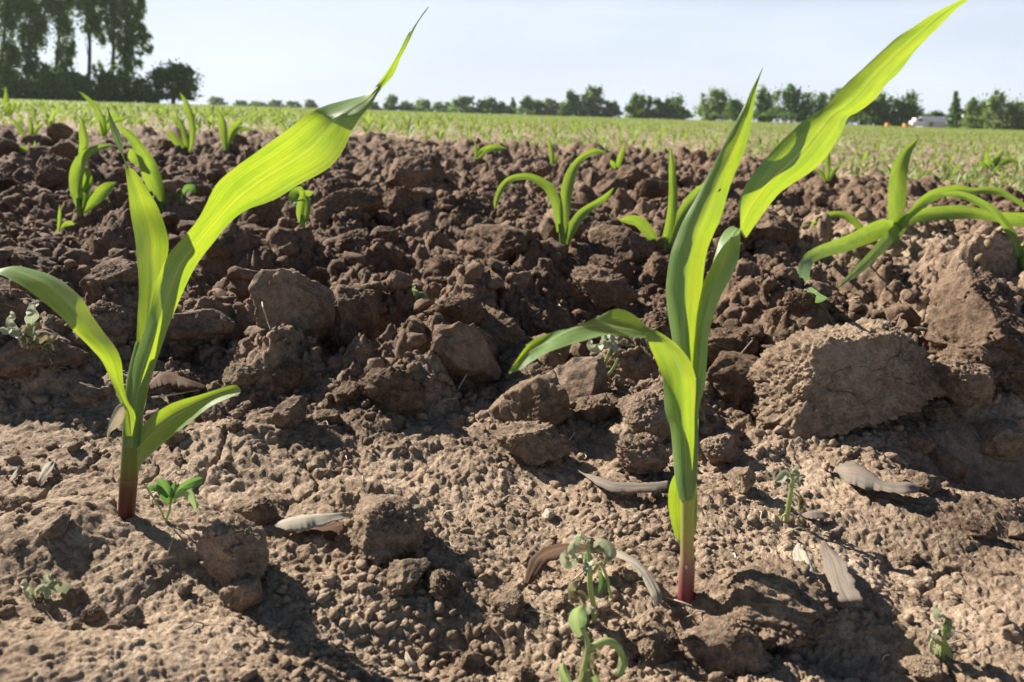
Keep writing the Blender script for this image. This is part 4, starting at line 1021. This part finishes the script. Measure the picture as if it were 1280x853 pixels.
def thread(label, pts, rpx, cat='rootlet', mat=None, lift=3.0, name='rootlet'):
    P = []
    for q in pts:
        z = zsurf(q[0], q[1]); P.append(at_z(q[0], q[1], z + (lift + (q[2] if len(q) > 2 else 0)) * 0.001))
    P = np.array(P); o0 = P[0]; s = px_size(o0)
    rad = [rpx * s * 0.5 * (1 - 0.5 * k / len(P)) for k in range(len(P))]
    o = tube(name, P, rad, mat or M_rootlet, None, o0, seg=6, rows=24); o.location = tuple(o0)
    tag(o, label, cat); return o
thread('pale curved rootlet standing up right of the right maize plant', [(916, 464, 0), (921, 450, 4), (930, 438, 8), (941, 425, 12)], 2.6)
thread('short pale rootlet curled just above the shaded clod behind the right maize', [(884, 454, 1), (892, 455, 4), (899, 460, 3), (903, 467, 0)], 2.0)
thread('thin straw lying slanted below the boat-shaped clod', [(572, 488, 0), (580, 474, 2), (590, 458, 3), (602, 443, 2)], 2.2)
thread('fine rootlet hanging beside the tall flat-faced clod', [(329, 362, 2), (328, 380, 3), (333, 398, 2), (338, 412, 0)], 1.8)
thread('thin twig lying right of the left maize stem', [(182, 622, 0), (196, 612, 2), (210, 597, 3), (218, 590, 1)], 2.4)
thread('thin straw just above the two grey dry leaves', [(978, 668, 0), (992, 662, 4), (1003, 660, 6), (1014, 668, 2)], 2.2)
thread('fine straw running between the clods above the drooping leaf tip', [(696, 376, 0), (703, 388, 3), (710, 402, 1)], 1.8)
thread('brown straw below the dead leaf behind the left maize stem', [(190, 497, 0), (212, 494, 2), (236, 490, 3), (256, 486, 0)], 2.6)

def crumple(px, py, r, Y, n, mat, parent, origin, seed, name='leaf'):
    """one shrivelled leaf: a strongly rolled and wrinkled blade"""
    g = random.Random(seed)
    for k in range(n):
        a0 = g.uniform(0, 6.28); pts = []; x, y = px + g.uniform(-.3, .3) * r, py + g.uniform(-.3, .3) * r
        d = Y + g.uniform(-.3, .3) * r * 0.0004
        m_ = 7
        for j in range(m_):
            pts.append((x, y, r * 0.42 * math.sin(math.pi * (j + .6) / (m_ + .4)), d))
            a0 += g.uniform(0.3, 1.1) * (1 if g.random() < .7 else -1)
            x += math.cos(a0) * r * 0.36; y += math.sin(a0) * r * 0.42; d += g.uniform(-1, 1) * r * 0.00018
        leaf_line(name, pts, parent, origin, mat=mat, tilt=1.5, fold=2.0, ruffle=r * 0.00009, seed=seed + k, cols=8, rows=36)
def weed(label, base, stems, leaves, crumps, dY=0.0, cat='weed', stemmat=None, mats=None, Yb=None):
    b = hit(*base) if Yb is None else at_y(base[0], base[1], Yb)
    Y = float(b[1]) + dY; o = np.array(b)
    e = empty('weed', tuple(o)); tag(e, label, cat); s = px_size(o)
    for st in stems:
        P = [at_y(q[0], q[1], Y + (q[3] if len(q) > 3 else 0)) for q in st]
        tube('stem', P, [q[2] * s for q in st], stemmat or M_weedstem, e, o, seg=8, rows=24)
    for i, (lf, mt) in enumerate(leaves):
        leaf_line('leaf', [(q[0], q[1], q[2], Y + (q[3] if len(q) > 3 else 0)) for q in lf], e, o, mat=mt, seed=i, tilt=0.6, fold=1.6, ruffle=0.0007, cols=8, rows=30)
    for i, (x, y, r, n, mt) in enumerate(crumps):
        crumple(x, y, r, Y, n, mt, e, o, 7 * i + int(base[0]))
    return e
weed('pale green weed shoot with a hooked tip at the bottom edge', (722, 872), [
 [(720, 878, 5), (724, 860, 4.6), (730, 838, 4.4), (735, 815, 4.0), (734, 800, 3.4), (728, 786, 3)], [(734, 815, 3.6), (745, 806, 4.2), (758, 802, 4.5), (770, 807, 4.5), (778, 820, 4), (780, 830, 3)]],
 [([(728, 796, 4), (724, 786, 9), (722, 776, 12), (724, 767, 10), (729, 760, 5)], M_wiltg), ([(778, 818, 4), (779, 828, 6.5), (776, 838, 5), (772, 846, 1)], M_wiltg),
  ([(716, 862, 3), (708, 850, 6), (704, 838, 6), (704, 828, 1)], M_wiltg), ([(728, 852, 3), (734, 846, 7), (742, 852, 8), (748, 862, 5)], M_wiltg)],
 [(748, 842, 14, 2, M_wiltd), (735, 770, 8, 1, M_wilt)], dY=0.0, Yb=float(hit(726, 846)[1]) - 0.012)
weed('withered grey-green weed with drooping crumpled leaves in front of the arched brown leaf', (744, 780), [
 [(743, 785, 3.2), (742, 760, 3.4), (738, 735, 3.6), (737, 712, 3.2), (736, 690, 2.6), (733, 680, 2)], [(742, 716, 2.2), (750, 704, 2.2), (755, 712, 2), (760, 728, 1.8), (764, 748, 1.4)]],
 [([(744, 692, 4), (750, 680, 8), (758, 684, 9), (764, 694, 7), (760, 702, 2)], M_wilt), ([(750, 716, 2), (753, 726, 5), (752, 736, 4), (749, 742, 1)], M_weed)],
 [(722, 700, 15, 3, M_wilt), (733, 748, 15, 3, M_wiltd), (753, 688, 10, 2, M_wiltd), (734, 684, 7, 1, M_wilt), (762, 742, 7, 1, M_wiltd)])
weed('little withered weed with a bright green stem right of the right maize plant', (984, 652), [
 [(981, 660, 3), (984, 645, 3.2), (987, 625, 3.2), (990, 606, 2.6), (991, 594, 2)], [(986, 640, 1.2), (978, 646, 1.2), (977, 654, 1)], [(992, 616, 1.2), (999, 624, 1.2), (998, 640, 1)]],
 [([(990, 596, 2), (983, 592, 5), (976, 598, 6), (970, 602, 1)], M_wilt), ([(992, 592, 3), (996, 584, 4), (990, 581, 1)], M_wilt)],
 [(990, 592, 9, 2, M_wilt), (999, 622, 8, 3, M_wiltd), (997, 645, 7, 2, M_wiltd), (994, 606, 6, 1, M_wilt)])
weed('limp pale weed at the lower right corner area with a drooping leaf', (1180, 826), [
 [(1180, 832, 2.4), (1178, 812, 2.6), (1180, 792, 2.6), (1184, 774, 2.2)], [(1176, 806, 1.6), (1166, 800, 1.6), (1162, 810, 1.4)]],
 [([(1182, 802, 3), (1180, 812, 8), (1184, 824, 9), (1190, 831, 2)], M_wiltg)], [(1184, 775, 11, 3, M_wilt), (1178, 795, 9, 2, M_wiltg), (1168, 806, 8, 2, M_wilt)])
weed('withered curled weed in the shade under the arching leaf of the left maize', (36, 468), [
 [(33, 474, 2.4), (36, 455, 2.4), (38, 430, 2.2), (36, 405, 2)], [(48, 452, 1.2), (55, 432, 1.0), (64, 430, 1.0), (67, 438, 1.0)]],
 [], [(36, 410, 17, 3, M_wilt), (40, 432, 15, 3, M_wiltd), (20, 408, 10, 2, M_wilt), (60, 442, 12, 2, M_wiltd), (32, 458, 14, 3, M_wiltd), (46, 450, 10, 2, M_wilt)])
weed('small fresh green weed seedling at the foot of the left maize plant', (207, 656), [
 [(207, 662, 1.6), (208, 650, 1.6), (212, 638, 1.6), (213, 628, 1.5)], [(206, 650, 1.1), (200, 636, 1.1), (190, 620, 1.1), (180, 605, 1)]],
 [([(212, 629, 3), (208, 620, 8), (204, 610, 9), (200, 603, 6), (196, 600, 1)], M_weed), ([(214, 628, 3), (224, 614, 5), (236, 606, 6), (250, 601, 5), (254, 600, 1)], M_weed),
  ([(210, 622, 2), (200, 612, 4), (190, 609, 4), (183, 611, 1)], M_weed), ([(216, 624, 2), (226, 616, 5), (236, 618, 6), (242, 628, 4), (246, 640, 1)], M_wiltg), ([(214, 622, 2), (217, 610, 3), (219, 602, 1)], M_weed)],
 [], stemmat=M_weedstem)
weed('dried brown weed skeleton under the drooping leaf of the right maize', (754, 478), [
 [(756, 484, 3), (755, 470, 3.2), (756, 456, 2.6), (762, 440, 2.2), (766, 428, 1.6)], [(754, 466, 2), (748, 452, 2), (738, 447, 1.8)], [(760, 470, 2), (768, 458, 1.6), (772, 448, 1.2)]],
 [], [(752, 428, 13, 3, M_wilt), (768, 424, 10, 2, M_wiltd), (760, 446, 8, 2, M_wiltd), (770, 452, 6, 1, M_wiltd)])
weed('blurred limp grey weed in the lower left corner', (62, 748), [[(60, 752, 2), (60, 744, 2), (58, 736, 1.6)]], [([(60, 742, 3), (70, 734, 8), (84, 736, 8), (94, 744, 2)], M_wilt)], [(46, 742, 13, 3, M_wilt), (66, 738, 10, 2, M_wilt)])
weed('two-leaved weed seedling on the clods between the left maize leaves', (226, 256), [[(226, 258, 1.4), (227, 250, 1.4), (227, 244, 1.2)]],
 [([(227, 244, 2), (234, 236, 5), (241, 236, 5), (245, 241, 1)], M_weed), ([(226, 244, 2), (220, 246, 5), (217, 252, 4), (216, 257, 1)], M_weed), ([(227, 246, 1), (226, 252, 3), (222, 259, 1)], M_wilt)], [])
weed('pale yellowish tuft of moss-like weed beyond the crumbly pyramid clod', (520, 384), [[(520, 388, 1.5), (520, 378, 1.5), (520, 372, 1.2)]], [], [(515, 375, 11, 3, M_wilt), (530, 376, 9, 3, M_wilt), (524, 370, 7, 2, M_wiltg)])
weed('tiny whitish dried flower head behind the tall flat-faced clod', (306, 358), [[(306, 362, 1), (307, 354, 1), (308, 349, .8)]], [], [(308, 348, 5, 3, M_dry)])
pb = hit(686, 648); o = clod(CL_VAR[6], (pb[0], pb[1], pb[2] + 0.001), 9.5 * px_size(pb), (0.3, 0.2, 0.8), (1, .8, 1.3))
o.data = o.data.copy(); o.data.materials.clear(); o.data.materials.append(plain_material('pebble', (0.36, 0.31, 0.24), 0.8, 0, 0.15, 200)); o.name = 'pebble'
tag(o, 'small pale pebble on the crust between the brown arched leaf and the low rough clod', 'pebble')
# the fly-sized dark speck on the upright blade
sp_p = at_y(899.5, 238, y2(9)); Dv, Fi = ico(2)
so = mesh_obj('aphid', Dv * np.array([0.0004, 0.0004, 0.0009]), Fi, plain_material('dark_insect', (0.02, 0.015, 0.01), 0.5)); so.location = tuple(sp_p); so.rotation_euler = (0, 0.6, 0)
tag(so, 'tiny dark insect sitting on the upright blade of the tallest maize plant', 'insect')

# bits of straw and root strewn about
straws = []
for v in range(4):
    g_ = random.Random(v); L_ = 0.006 + 0.004 * v
    P_ = [(0, 0, 0), (L_ * .35, g_.uniform(-.001, .001), g_.uniform(0, .0016)), (L_ * .7, g_.uniform(-.002, .002), g_.uniform(0, .002)), (L_, g_.uniform(-.002, .002), 0)]
    o = tube('straw', P_, [.00035, .00032, .0003, .00015], M_rootlet, None, (0, 0, 0), seg=5, rows=10); straws.append(o.data); bpy.data.objects.remove(o)
g_ = random.Random(5)
for k in range(110):
    py = 230 + 600 * g_.random() ** .8; px = g_.uniform(0, 1280); h_ = hit(px, py)
    o = bpy.data.objects.new('straw', straws[k % 4]); C.objects.link(o); o.location = (h_[0], h_[1], h_[2] + .0006)
    o.rotation_euler = (g_.uniform(-.5, .5), g_.uniform(-.7, .3), g_.uniform(0, 6.28)); sc_ = g_.uniform(.6, 1.3) * max(1, h_[1] / .5) ** .8; o.scale = (sc_,) * 3
    tag(o, 'short pale bit of straw or rootlet lying loose on the soil', 'straw', 'bits of straw strewn over the soil')

# ------------------------------------------------------------------ trees, hedge and farm buildings on the horizon
def foliage_material(name, c1, c2, trans=0.45):
    mt, n, out = new_mat(name)
    oi = node(n, 'ShaderNodeNewGeometry'); 
    r_ = ramp(n, [(0.0, c1), (1.0, c2)]); n.links.new(oi.outputs['Random Per Island'], r_.inputs[0])
    p = node(n, 'ShaderNodeBsdfPrincipled', Roughness=0.6); n.links.new(r_.outputs[0], p.inputs['Base Color'])
    tr = node(n, 'ShaderNodeBsdfTranslucent'); n.links.new(r_.outputs[0], tr.inputs[0])
    ms = node(n, 'ShaderNodeMixShader'); ms.inputs[0].default_value = trans
    n.links.new(p.outputs[0], ms.inputs[1]); n.links.new(tr.outputs[0], ms.inputs[2]); n.links.new(ms.outputs[0], out.inputs[0])
    return mt
M_fd = foliage_material('foliage_dark', (0.08, 0.16, 0.02), (0.20, 0.34, 0.04), 0.45)
M_fm = foliage_material('foliage_mid', (0.10, 0.20, 0.04), (0.22, 0.36, 0.08))
M_fl = foliage_material('foliage_light', (0.18, 0.28, 0.07), (0.32, 0.44, 0.13))
M_bark = plain_material('bark', (0.10, 0.085, 0.065), 0.9, 0, 0.3, 2)
def quads(P, size, g, flat=0.0):
    n = len(P)
    a = g.normal(size=(n, 3)); a /= np.linalg.norm(a, axis=1)[:, None]
    b = np.cross(a, g.normal(size=(n, 3))); b /= np.linalg.norm(b, axis=1)[:, None]
    s = (size * g.uniform(0.6, 1.3, n))[:, None]
    V = np.stack([P - a * s - b * s * .25, P - a * s * .1 + b * s * .6, P + a * s + b * s * .2, P + a * s * .15 - b * s * .6], 1)
    return V.reshape(-1, 3), np.arange(n * 4).reshape(n, 4)
def tree(name, label, cx, D, lobes, n, leaf, mat, trunk=None, thr=-0.05, freq=1.2, group=None, cat='tree', seed=0, limbs=5):
    """cx: pixel of the trunk, D: distance in metres; lobes: (px, py, rx px, ry px, weight); trunk: (radius m, top py)"""
    g = np.random.RandomState(seed + int(abs(cx)) + 13)
    base = at_y(cx, 200, D); o = np.array([base[0], D, 0.0]); s = px_size(o)
    e = empty(name, tuple(o)); tag(e, label, cat, group)
    L2 = []
    for (lx, ly, rx, ry, wt) in lobes:
        L2.append((lx, ly, rx * .85, ry * .9, wt * .45))
        for j in range(7):
            a = g.uniform(0, 6.28); q = g.uniform(.45, .95)
            L2.append((lx + math.cos(a) * rx * q, ly + math.sin(a) * ry * q, rx * g.uniform(.22, .42), ry * g.uniform(.22, .42), wt * 1.3))
    lobes = L2
    PP = []
    wsum = sum(l[2] * l[3] * l[4] for l in lobes)
    for (lx, ly, rx, ry, wt) in lobes:
        k = int(n * lx * 0 + n * rx * ry * wt / wsum * 1.9)
        c = at_y(lx, ly, D)
        d = g.normal(size=(k, 3)); d /= np.linalg.norm(d, axis=1)[:, None]
        rr = np.minimum(np.abs(g.normal(size=k)) * .50 + .14, 1.22)
        q = d * rr[:, None] * np.array([rx * s, rx * s * 0.9, ry * s])[None]
        # uneven outline
        q = q * (1 + 0.28 * perlin3(d * 2.3 + lx, seed + 5))[:, None]
        PP.append(c[None] + q + np.array([0, g.uniform(-.4, .4) * rx * s, 0])[None])
    P = np.concatenate(PP)
    cl = perlin3(P * np.array([1, 1, .6]) / (s * 8) * freq, seed + 9) + 0.5 * perlin3(P / (s * 3) * freq, seed + 10)
    P = P[cl + g.uniform(-.35, .35, len(P)) > thr]; P = P[P[:, 2] > 0.1]
    if len(P) > n: P = P[:n] if False else P[g.permutation(len(P))[:n]]
    Vv, Ff = quads(P, leaf, g)
    mesh_obj('crown', Vv - o[None], Ff, mat, e, smooth_=False)
    tr_r, tr_top = trunk if trunk else (0.25, min(l[1] for l in lobes) + 6)
    top = at_y(cx + g.uniform(-3, 3), tr_top, D)
    pts = [o + np.array([0, 0, -0.3]), o + (top - o) * .35 + np.array([g.uniform(-.2, .2), 0, 0]), o + (top - o) * .7 + np.array([g.uniform(-.4, .4), 0, 0]), top]
    t = tube('trunk', pts, [tr_r * 1.25, tr_r, tr_r * .65, tr_r * .15], M_bark, e, o, seg=8, rows=10)
    for k in range(limbs):
        f = g.uniform(.3, .85); st = o + (top - o) * f
        tgt = P[g.randint(len(P))] if len(P) else top
        tube('limb', [st, st * .5 + tgt * .5 + np.array([0, 0, .3]), tgt], [tr_r * .35, tr_r * .2, tr_r * .06], M_bark, e, o, seg=5, rows=6)
    return e
# the wood on the left: tall poplars
POP = 'tall poplars of the wood at the upper left'
def poplar(cx, lobes, n, label, seed, thr=0.0):
    tree('poplar_tree', label, cx, 130, lobes, int(n * 2.4), 0.22, M_fd, (0.28, -30), thr - 0.04, 1.5, POP, 'poplar tree', seed, 7)
poplar(-36, [(-36, 10, 28, 70, 1), (-36, 90, 28, 40, 1.2), (-30, -45, 22, 30, 1)], 8000, 'poplar at the very left edge of the frame, dense down to the ground', 1)
poplar(8, [(8, 20, 24, 60, 1), (6, 88, 24, 36, 1.4), (10, -40, 18, 28, 1)], 8500, 'leftmost fully visible poplar, dark and dense, against the frame edge', 2)
poplar(42, [(42, 15, 22, 50, 1.1), (36, 60, 12, 30, .7), (44, 98, 20, 26, 1.4), (42, -42, 18, 26, 1)], 8000, 'poplar left of the narrow sky gap low in the wood', 3)
poplar(76, [(78, 14, 22, 44, 1.1), (82, 66, 13, 30, .9), (76, 100, 20, 24, 1.3), (76, -42, 18, 26, 1)], 7500, 'poplar between the narrow sky gap and the wide sky gap', 4)
poplar(118, [(112, 8, 22, 34, 1.0), (122, 36, 14, 20, .6), (122, -25, 20, 25, 1), (122, 92, 9, 16, .4)], 5200, 'poplar with a thin see-through lower crown above the wide sky gap', 5, 0.05)
poplar(145, [(140, 10, 17, 36, 1.0), (148, 48, 13, 24, .7), (142, 84, 9, 18, .5), (142, -30, 14, 22, 1)], 5000, 'poplar right of the wide sky gap with a bare lower trunk', 6, 0.05)
poplar(164, [(162, 10, 17, 34, 1.1), (172, 46, 16, 20, .8), (162, 84, 15, 20, .8), (180, 60, 11, 12, .4), (160, -22, 13, 20, 1), (158, 54, 11, 30, .7)], 6500, 'rightmost poplar of the wood with loose outer twigs against the sky', 7, 0.03)
tree('round_tree', 'dark round-crowned tree at the right end of the wood, lower than the poplars', 222, 122, [(222, 98, 30, 22, 1.2), (212, 88, 16, 13, .8), (236, 104, 20, 17, 1), (200, 108, 14, 15, .8), (222, 119, 34, 9, 1.6)], 9000, 0.24, M_fd, (0.3, 92), -0.12, 1.4, cat='tree', seed=20)
for k, (x, y, rx, ry) in enumerate([(-30, 112, 34, 20), (14, 108, 28, 20), (54, 110, 26, 17), (94, 106, 22, 16), (128, 108, 20, 16), (158, 108, 20, 18), (184, 112, 14, 14)]):
    lab = ['dark undergrowth bush at the far left foot of the wood', 'dark bush under the leftmost fully visible poplar', 'dark bush under the narrow sky gap of the wood', 'lighter green bush between the two sky gaps of the wood',
           'dark bush right under the wide sky gap of the wood', 'dark bush under the rightmost poplar', 'small bush between the rightmost poplar and the round tree'][k]
    tree('bush', lab, x, 124, [(x, y, rx, ry, 1), (x - rx * .5, 121, rx * .8, 8, 1.2), (x + rx * .5, 122, rx * .8, 8, 1.2)], 6500, 0.26, M_fd if k != 3 else M_fm, (0.12, y), -0.35, 1.3, 'bushes at the foot of the wood', 'bush', 40 + k, 2)
# the line of field trees along the horizon
HZ = [ # x, top, half width, kind, distance, label
 (270, 121, 9, 'm', 420, 'small pale hazy tree just right of the dark round tree'),
 (302, 126, 8, 'm', 460, 'first low hazy tree of the far line behind the left maize leaf'),
 (322, 127, 9, 'm', 460, 'second low hazy tree of the far line, left of the wide leaf'),
 (345, 126, 9, 'm', 460, 'low hazy tree at the middle of the far line left of the wide leaf'),
 (366, 127, 9, 'm', 460, 'low hazy tree in the far line touching the wide leaf edge'),
 (388, 125, 7, 'm', 460, 'last hazy tree of the far line, seen above the wide leaf'),
 (466, 127, 7, 'm', 330, 'low dark bush just right of the tip of the wide leaf'),
 (490, 118, 9, 'm', 330, 'small airy tree right of the tip of the wide leaf'),
 (508, 127, 9, 'm', 330, 'low bushy tree between the airy tree and a paler one'),
 (528, 124, 11, 'l', 330, 'pale green low tree third from the tip of the wide leaf'),
 (552, 127, 12, 'm', 320, 'low flat-topped tree left of a broad round one'),
 (579, 119.5, 16, 'm', 300, 'broad round tree above the middle-left clods, left of a smaller one'),
 (608, 121, 13, 'm', 300, 'round tree between the broad one and the pointed one'),
 (627, 128, 7, 'm', 300, 'low bush directly left of the pointed dark tree'),
 (641, 123, 8, 'c', 300, 'small pointed dark conifer in the middle of the tree line'),
 (662, 122, 13, 'm', 290, 'rounded tree directly right of the pointed conifer'),
 (684, 124, 11, 'l', 290, 'paler tree right of the rounded tree beside the conifer'),
 (700, 128, 9, 'l', 290, 'low pale bush left of the two tallest trees of the middle'),
 (713, 112, 9.5, 'd', 270, 'tall narrow dark tree attached to the tallest broad tree'),
 (739, 108.5, 17, 'm', 270, 'tallest broad tree in the middle of the horizon line'),
 (763, 126, 12, 'm', 270, 'small round tree at the right side of the tallest broad tree'),
 (800, 115.5, 14.5, 'd', 250, 'free-standing round dark tree between two bright gaps'),
 (823, 125, 9, 'm', 250, 'low tree left of the round tree near the upright maize leaf'),
 (845, 117, 15, 'd', 250, 'round dark tree left of the upright leaf of the tallest maize'),
 (890, 114, 21, 'l', 235, 'broad paler green tree just left of the upright maize leaf tip'),
 (922, 122, 13, 'm', 225, 'low tree hidden behind the upright maize leaf tip'),
 (955, 112, 17, 'm', 215, 'hedge tree right of the upright maize leaf tip'),
 (985, 106, 19, 'm', 210, 'tallest hedge tree between the two big maize leaves'),
 (1018, 109, 19, 'm', 210, 'hedge tree partly behind the left edge of the big twisted leaf'),
 (1050, 112, 18, 'd', 205, 'dark hedge tree behind the middle of the big twisted leaf'),
 (1082, 113, 17, 'd', 200, 'dark hedge tree just right of the big twisted leaf'),
 (1110, 114, 16, 'd', 200, 'dark tree third from the right end of the tall hedge'),
 (1136, 114, 17, 'd', 200, 'airy dark tree at the right end of the tall hedge'),
 (1170, 139, 14, 'd', 195, 'low dark bush between the grey roof and the small conifer'),
 (1195, 115, 15, 'c', 190, 'small dark conifer with loose branches near the right edge'),
 (1222, 121, 15, 'l', 185, 'pale leafy bush over the white wall near the right edge'),
 (1246, 112, 15, 'l', 180, 'tallest pale bush with thin top shoots near the right edge'),
 (1272, 119, 16, 'l', 180, 'pale grey-green bush at the right edge of the picture'),
 (1305, 116, 18, 'm', 180, 'green bush cut by the right edge of the picture'),
]
def hy(x): return 142 + (x - 640) * math.tan(ROLL)
for k, (x, t, hw, kind, D, lab) in enumerate(HZ):
    b = hy(x) + 1; hgt = b - t
    if kind != 'c': hw = hw * 1.14
    g = np.random.RandomState(300 + k)
    if kind == 'c':
        lobes = [(x, t + hgt * (i + .6) / 6, hw * (0.18 + 0.17 * i), hgt / 7.5, 1.2) for i in range(6)]
    else:
        lobes = [(x, t + hgt * .5, hw * .9, hgt * .5, 1.2), (x, t + hgt * .75, hw, hgt * .3, 1)]
        lobes.append((x, b - hgt * .16, hw * 1.35, hgt * .22, 1.6))
        for j in range(4):
            a = g.uniform(0, 3.14); lobes.append((x + math.cos(a) * hw * .5, t + hgt * .5 - math.sin(a) * hgt * .22, hw * g.uniform(.35, .5), hgt * g.uniform(.22, .30), .8))
    mat = {'m': M_fm, 'd': M_fd, 'l': M_fl, 'c': M_fm}[kind]
    s = D / F
    tree('conifer' if kind == 'c' else 'field_tree', lab, x, D, lobes, int(np.clip(hw * hgt * 13, 1800, 7500)), 1.3 * s, mat, (0.2, t + hgt * .35), -0.45 if kind != 'l' else -0.25, 1.6, 'trees along the horizon', 'tree', 60 + k, 3)

def box(name, c, size, mat, parent, origin, rotz=0.0, roof=False):
    import bmesh
    bm = bmesh.new()
    x, y, z = size[0] / 2, size[1] / 2, size[2]
    if roof:    # gabled prism, ridge along x
        vs = [bm.verts.new(v) for v in [(-x, -y, 0), (x, -y, 0), (x, y, 0), (-x, y, 0), (-x, 0, z), (x, 0, z)]]
        for f in [(0, 1, 2, 3), (0, 1, 5, 4), (2, 3, 4, 5), (0, 4, 3), (1, 2, 5)]: bm.faces.new([vs[i] for i in f])
    else:
        bmesh.ops.create_cube(bm, size=1.0)
        for v in bm.verts: v.co = Vector((v.co.x * size[0], v.co.y * size[1], (v.co.z + .5) * size[2]))
        bmesh.ops.bevel(bm, geom=list(bm.edges), offset=min(size) * 0.04, segments=2, affect='EDGES')
    bmesh.ops.recalc_face_normals(bm, faces=bm.faces)
    me = bpy.data.meshes.new(name); bm.to_mesh(me); bm.free(); me.materials.append(mat)
    o = bpy.data.objects.new(name, me); C.objects.link(o); o.parent = parent
    o.location = (c[0] - origin[0], c[1] - origin[1], c[2] - origin[2]); o.rotation_euler = (0, 0, rotz); return o
M_white = plain_material('white_paint', (0.78, 0.78, 0.76), 0.5, 0, 0.04, 1)
M_render = plain_material('pale_render', (0.62, 0.61, 0.60), 0.8, 0, 0.05, 1)
M_roof = plain_material('grey_roof', (0.22, 0.24, 0.27), 0.6, 0, 0.1, 2)
M_glass = plain_material('dark_glass', (0.03, 0.035, 0.04), 0.1, 0, 0.0, 2)
M_tyre = plain_material('tyre', (0.02, 0.02, 0.02), 0.8, 0, 0.1, 2)
M_orange = plain_material('orange_paint', (0.62, 0.30, 0.10), 0.5, 0, 0.08, 1)
# grey-roofed shed
D = 188; c = at_y(1163, 156, D); o0 = np.array([c[0], D, 0.0])
sh = empty('farm_shed', tuple(o0)); tag(sh, 'low farm shed with a grey roof behind the small white vehicle', 'shed')
box('wall', o0, (5.0, 4.0, 1.5), M_render, sh, o0); box('roof', o0 + np.array([0, 0, 1.5]), (5.4, 4.4, 1.1), M_roof, sh, o0, roof=True)
box('door', o0 + np.array([-.9, -2.0, 0]), (1.0, 0.1, 1.3), M_roof, sh, o0)
# white farmhouse walls behind the pale bushes
for (x, wd, ht, lab) in [(1223, 4.2, 4.2, 'white-walled farm building half hidden by the pale bush near the right edge'), (1266, 3.0, 3.4, 'second pale building glimpsed through the bush at the right edge')]:
    D = 187; c = at_y(x, 156, D); o0 = np.array([c[0], D + 1.5, 0.0])
    hb = empty('farm_building', tuple(o0)); tag(hb, lab, 'building')
    box('wall', o0, (wd, 5.0, ht), M_white, hb, o0); box('roof', o0 + np.array([0, 0, ht]), (wd + .5, 5.4, 1.2), M_roof, hb, o0, roof=True)
    wn = box('window', o0 + np.array([-.8, -2.5, 1.3]), (0.8, 0.12, 1.0), M_render, hb, o0); box('window', o0 + np.array([.8, -2.5, 1.3]), (0.8, 0.12, 1.0), M_render, hb, o0)
# small white vehicle and the orange bins
D = 165; c = at_y(1145.5, 156, D); o0 = np.array([c[0], D, 0.0])
vn = empty('parked_van', tuple(o0)); tag(vn, 'small white vehicle standing at the field edge beside the orange bin', 'van')
box('body', o0 + np.array([0, 0, .25]), (2.4, 1.7, 1.0), M_white, vn, o0); box('cab', o0 + np.array([0.15, 0, 1.25]), (1.7, 1.5, .65), M_white, vn, o0)
box('windscreen', o0 + np.array([.35, -.76, 1.3]), (.9, .05, .45), M_glass, vn, o0)
for sx in (-.75, .75):
    for sy in (-.78, .78):
        tube('wheel', [o0 + np.array([sx, sy - .1, .3]), o0 + np.array([sx, sy + .1, .3])], [.3, .3], M_tyre, vn, o0, seg=14, rows=3)
for (x, wd, lab) in [(1133, 1.1, 'orange bin standing directly left of the small white vehicle'), (1109.5, 0.7, 'smaller orange bin further left in front of the dark hedge')]:
    c = at_y(x, 156, D); o0 = np.array([c[0], D, 0.0]); bn = empty('storage_bin', tuple(o0)); tag(bn, lab, 'bin')
    box('body', o0, (wd, 1.0, .62), M_orange, bn, o0); box('lid', o0 + np.array([0, 0, .625]), (wd * 1.08, 1.08, .12), M_orange, bn, o0)

# ------------------------------------------------------------------ haze
if True:
    mt, n, out = new_mat('haze_air')
    pv = node(n, 'ShaderNodeVolumePrincipled', Density=0.00016, Anisotropy=0.2); pv.inputs['Color'].default_value = (0.86, 0.91, 1.0, 1)
    n.links.new(pv.outputs[0], out.inputs['Volume'])
    X0, X1, Y0_, Y1_, Z0, Z1 = -700, 700, -5, 600, -1.0, 32
    V8 = [(x, y, z) for x in (X0, X1) for y in (Y0_, Y1_) for z in (Z0, Z1)]
    FZ = [(0, 1, 3, 2), (4, 6, 7, 5), (0, 4, 5, 1), (2, 3, 7, 6), (0, 2, 6, 4), (1, 5, 7, 3)]
    hz = mesh_obj('haze', V8, FZ, mt, smooth_=False); tag(hz, kind='stuff')
    SC.cycles.volume_step_rate = 10
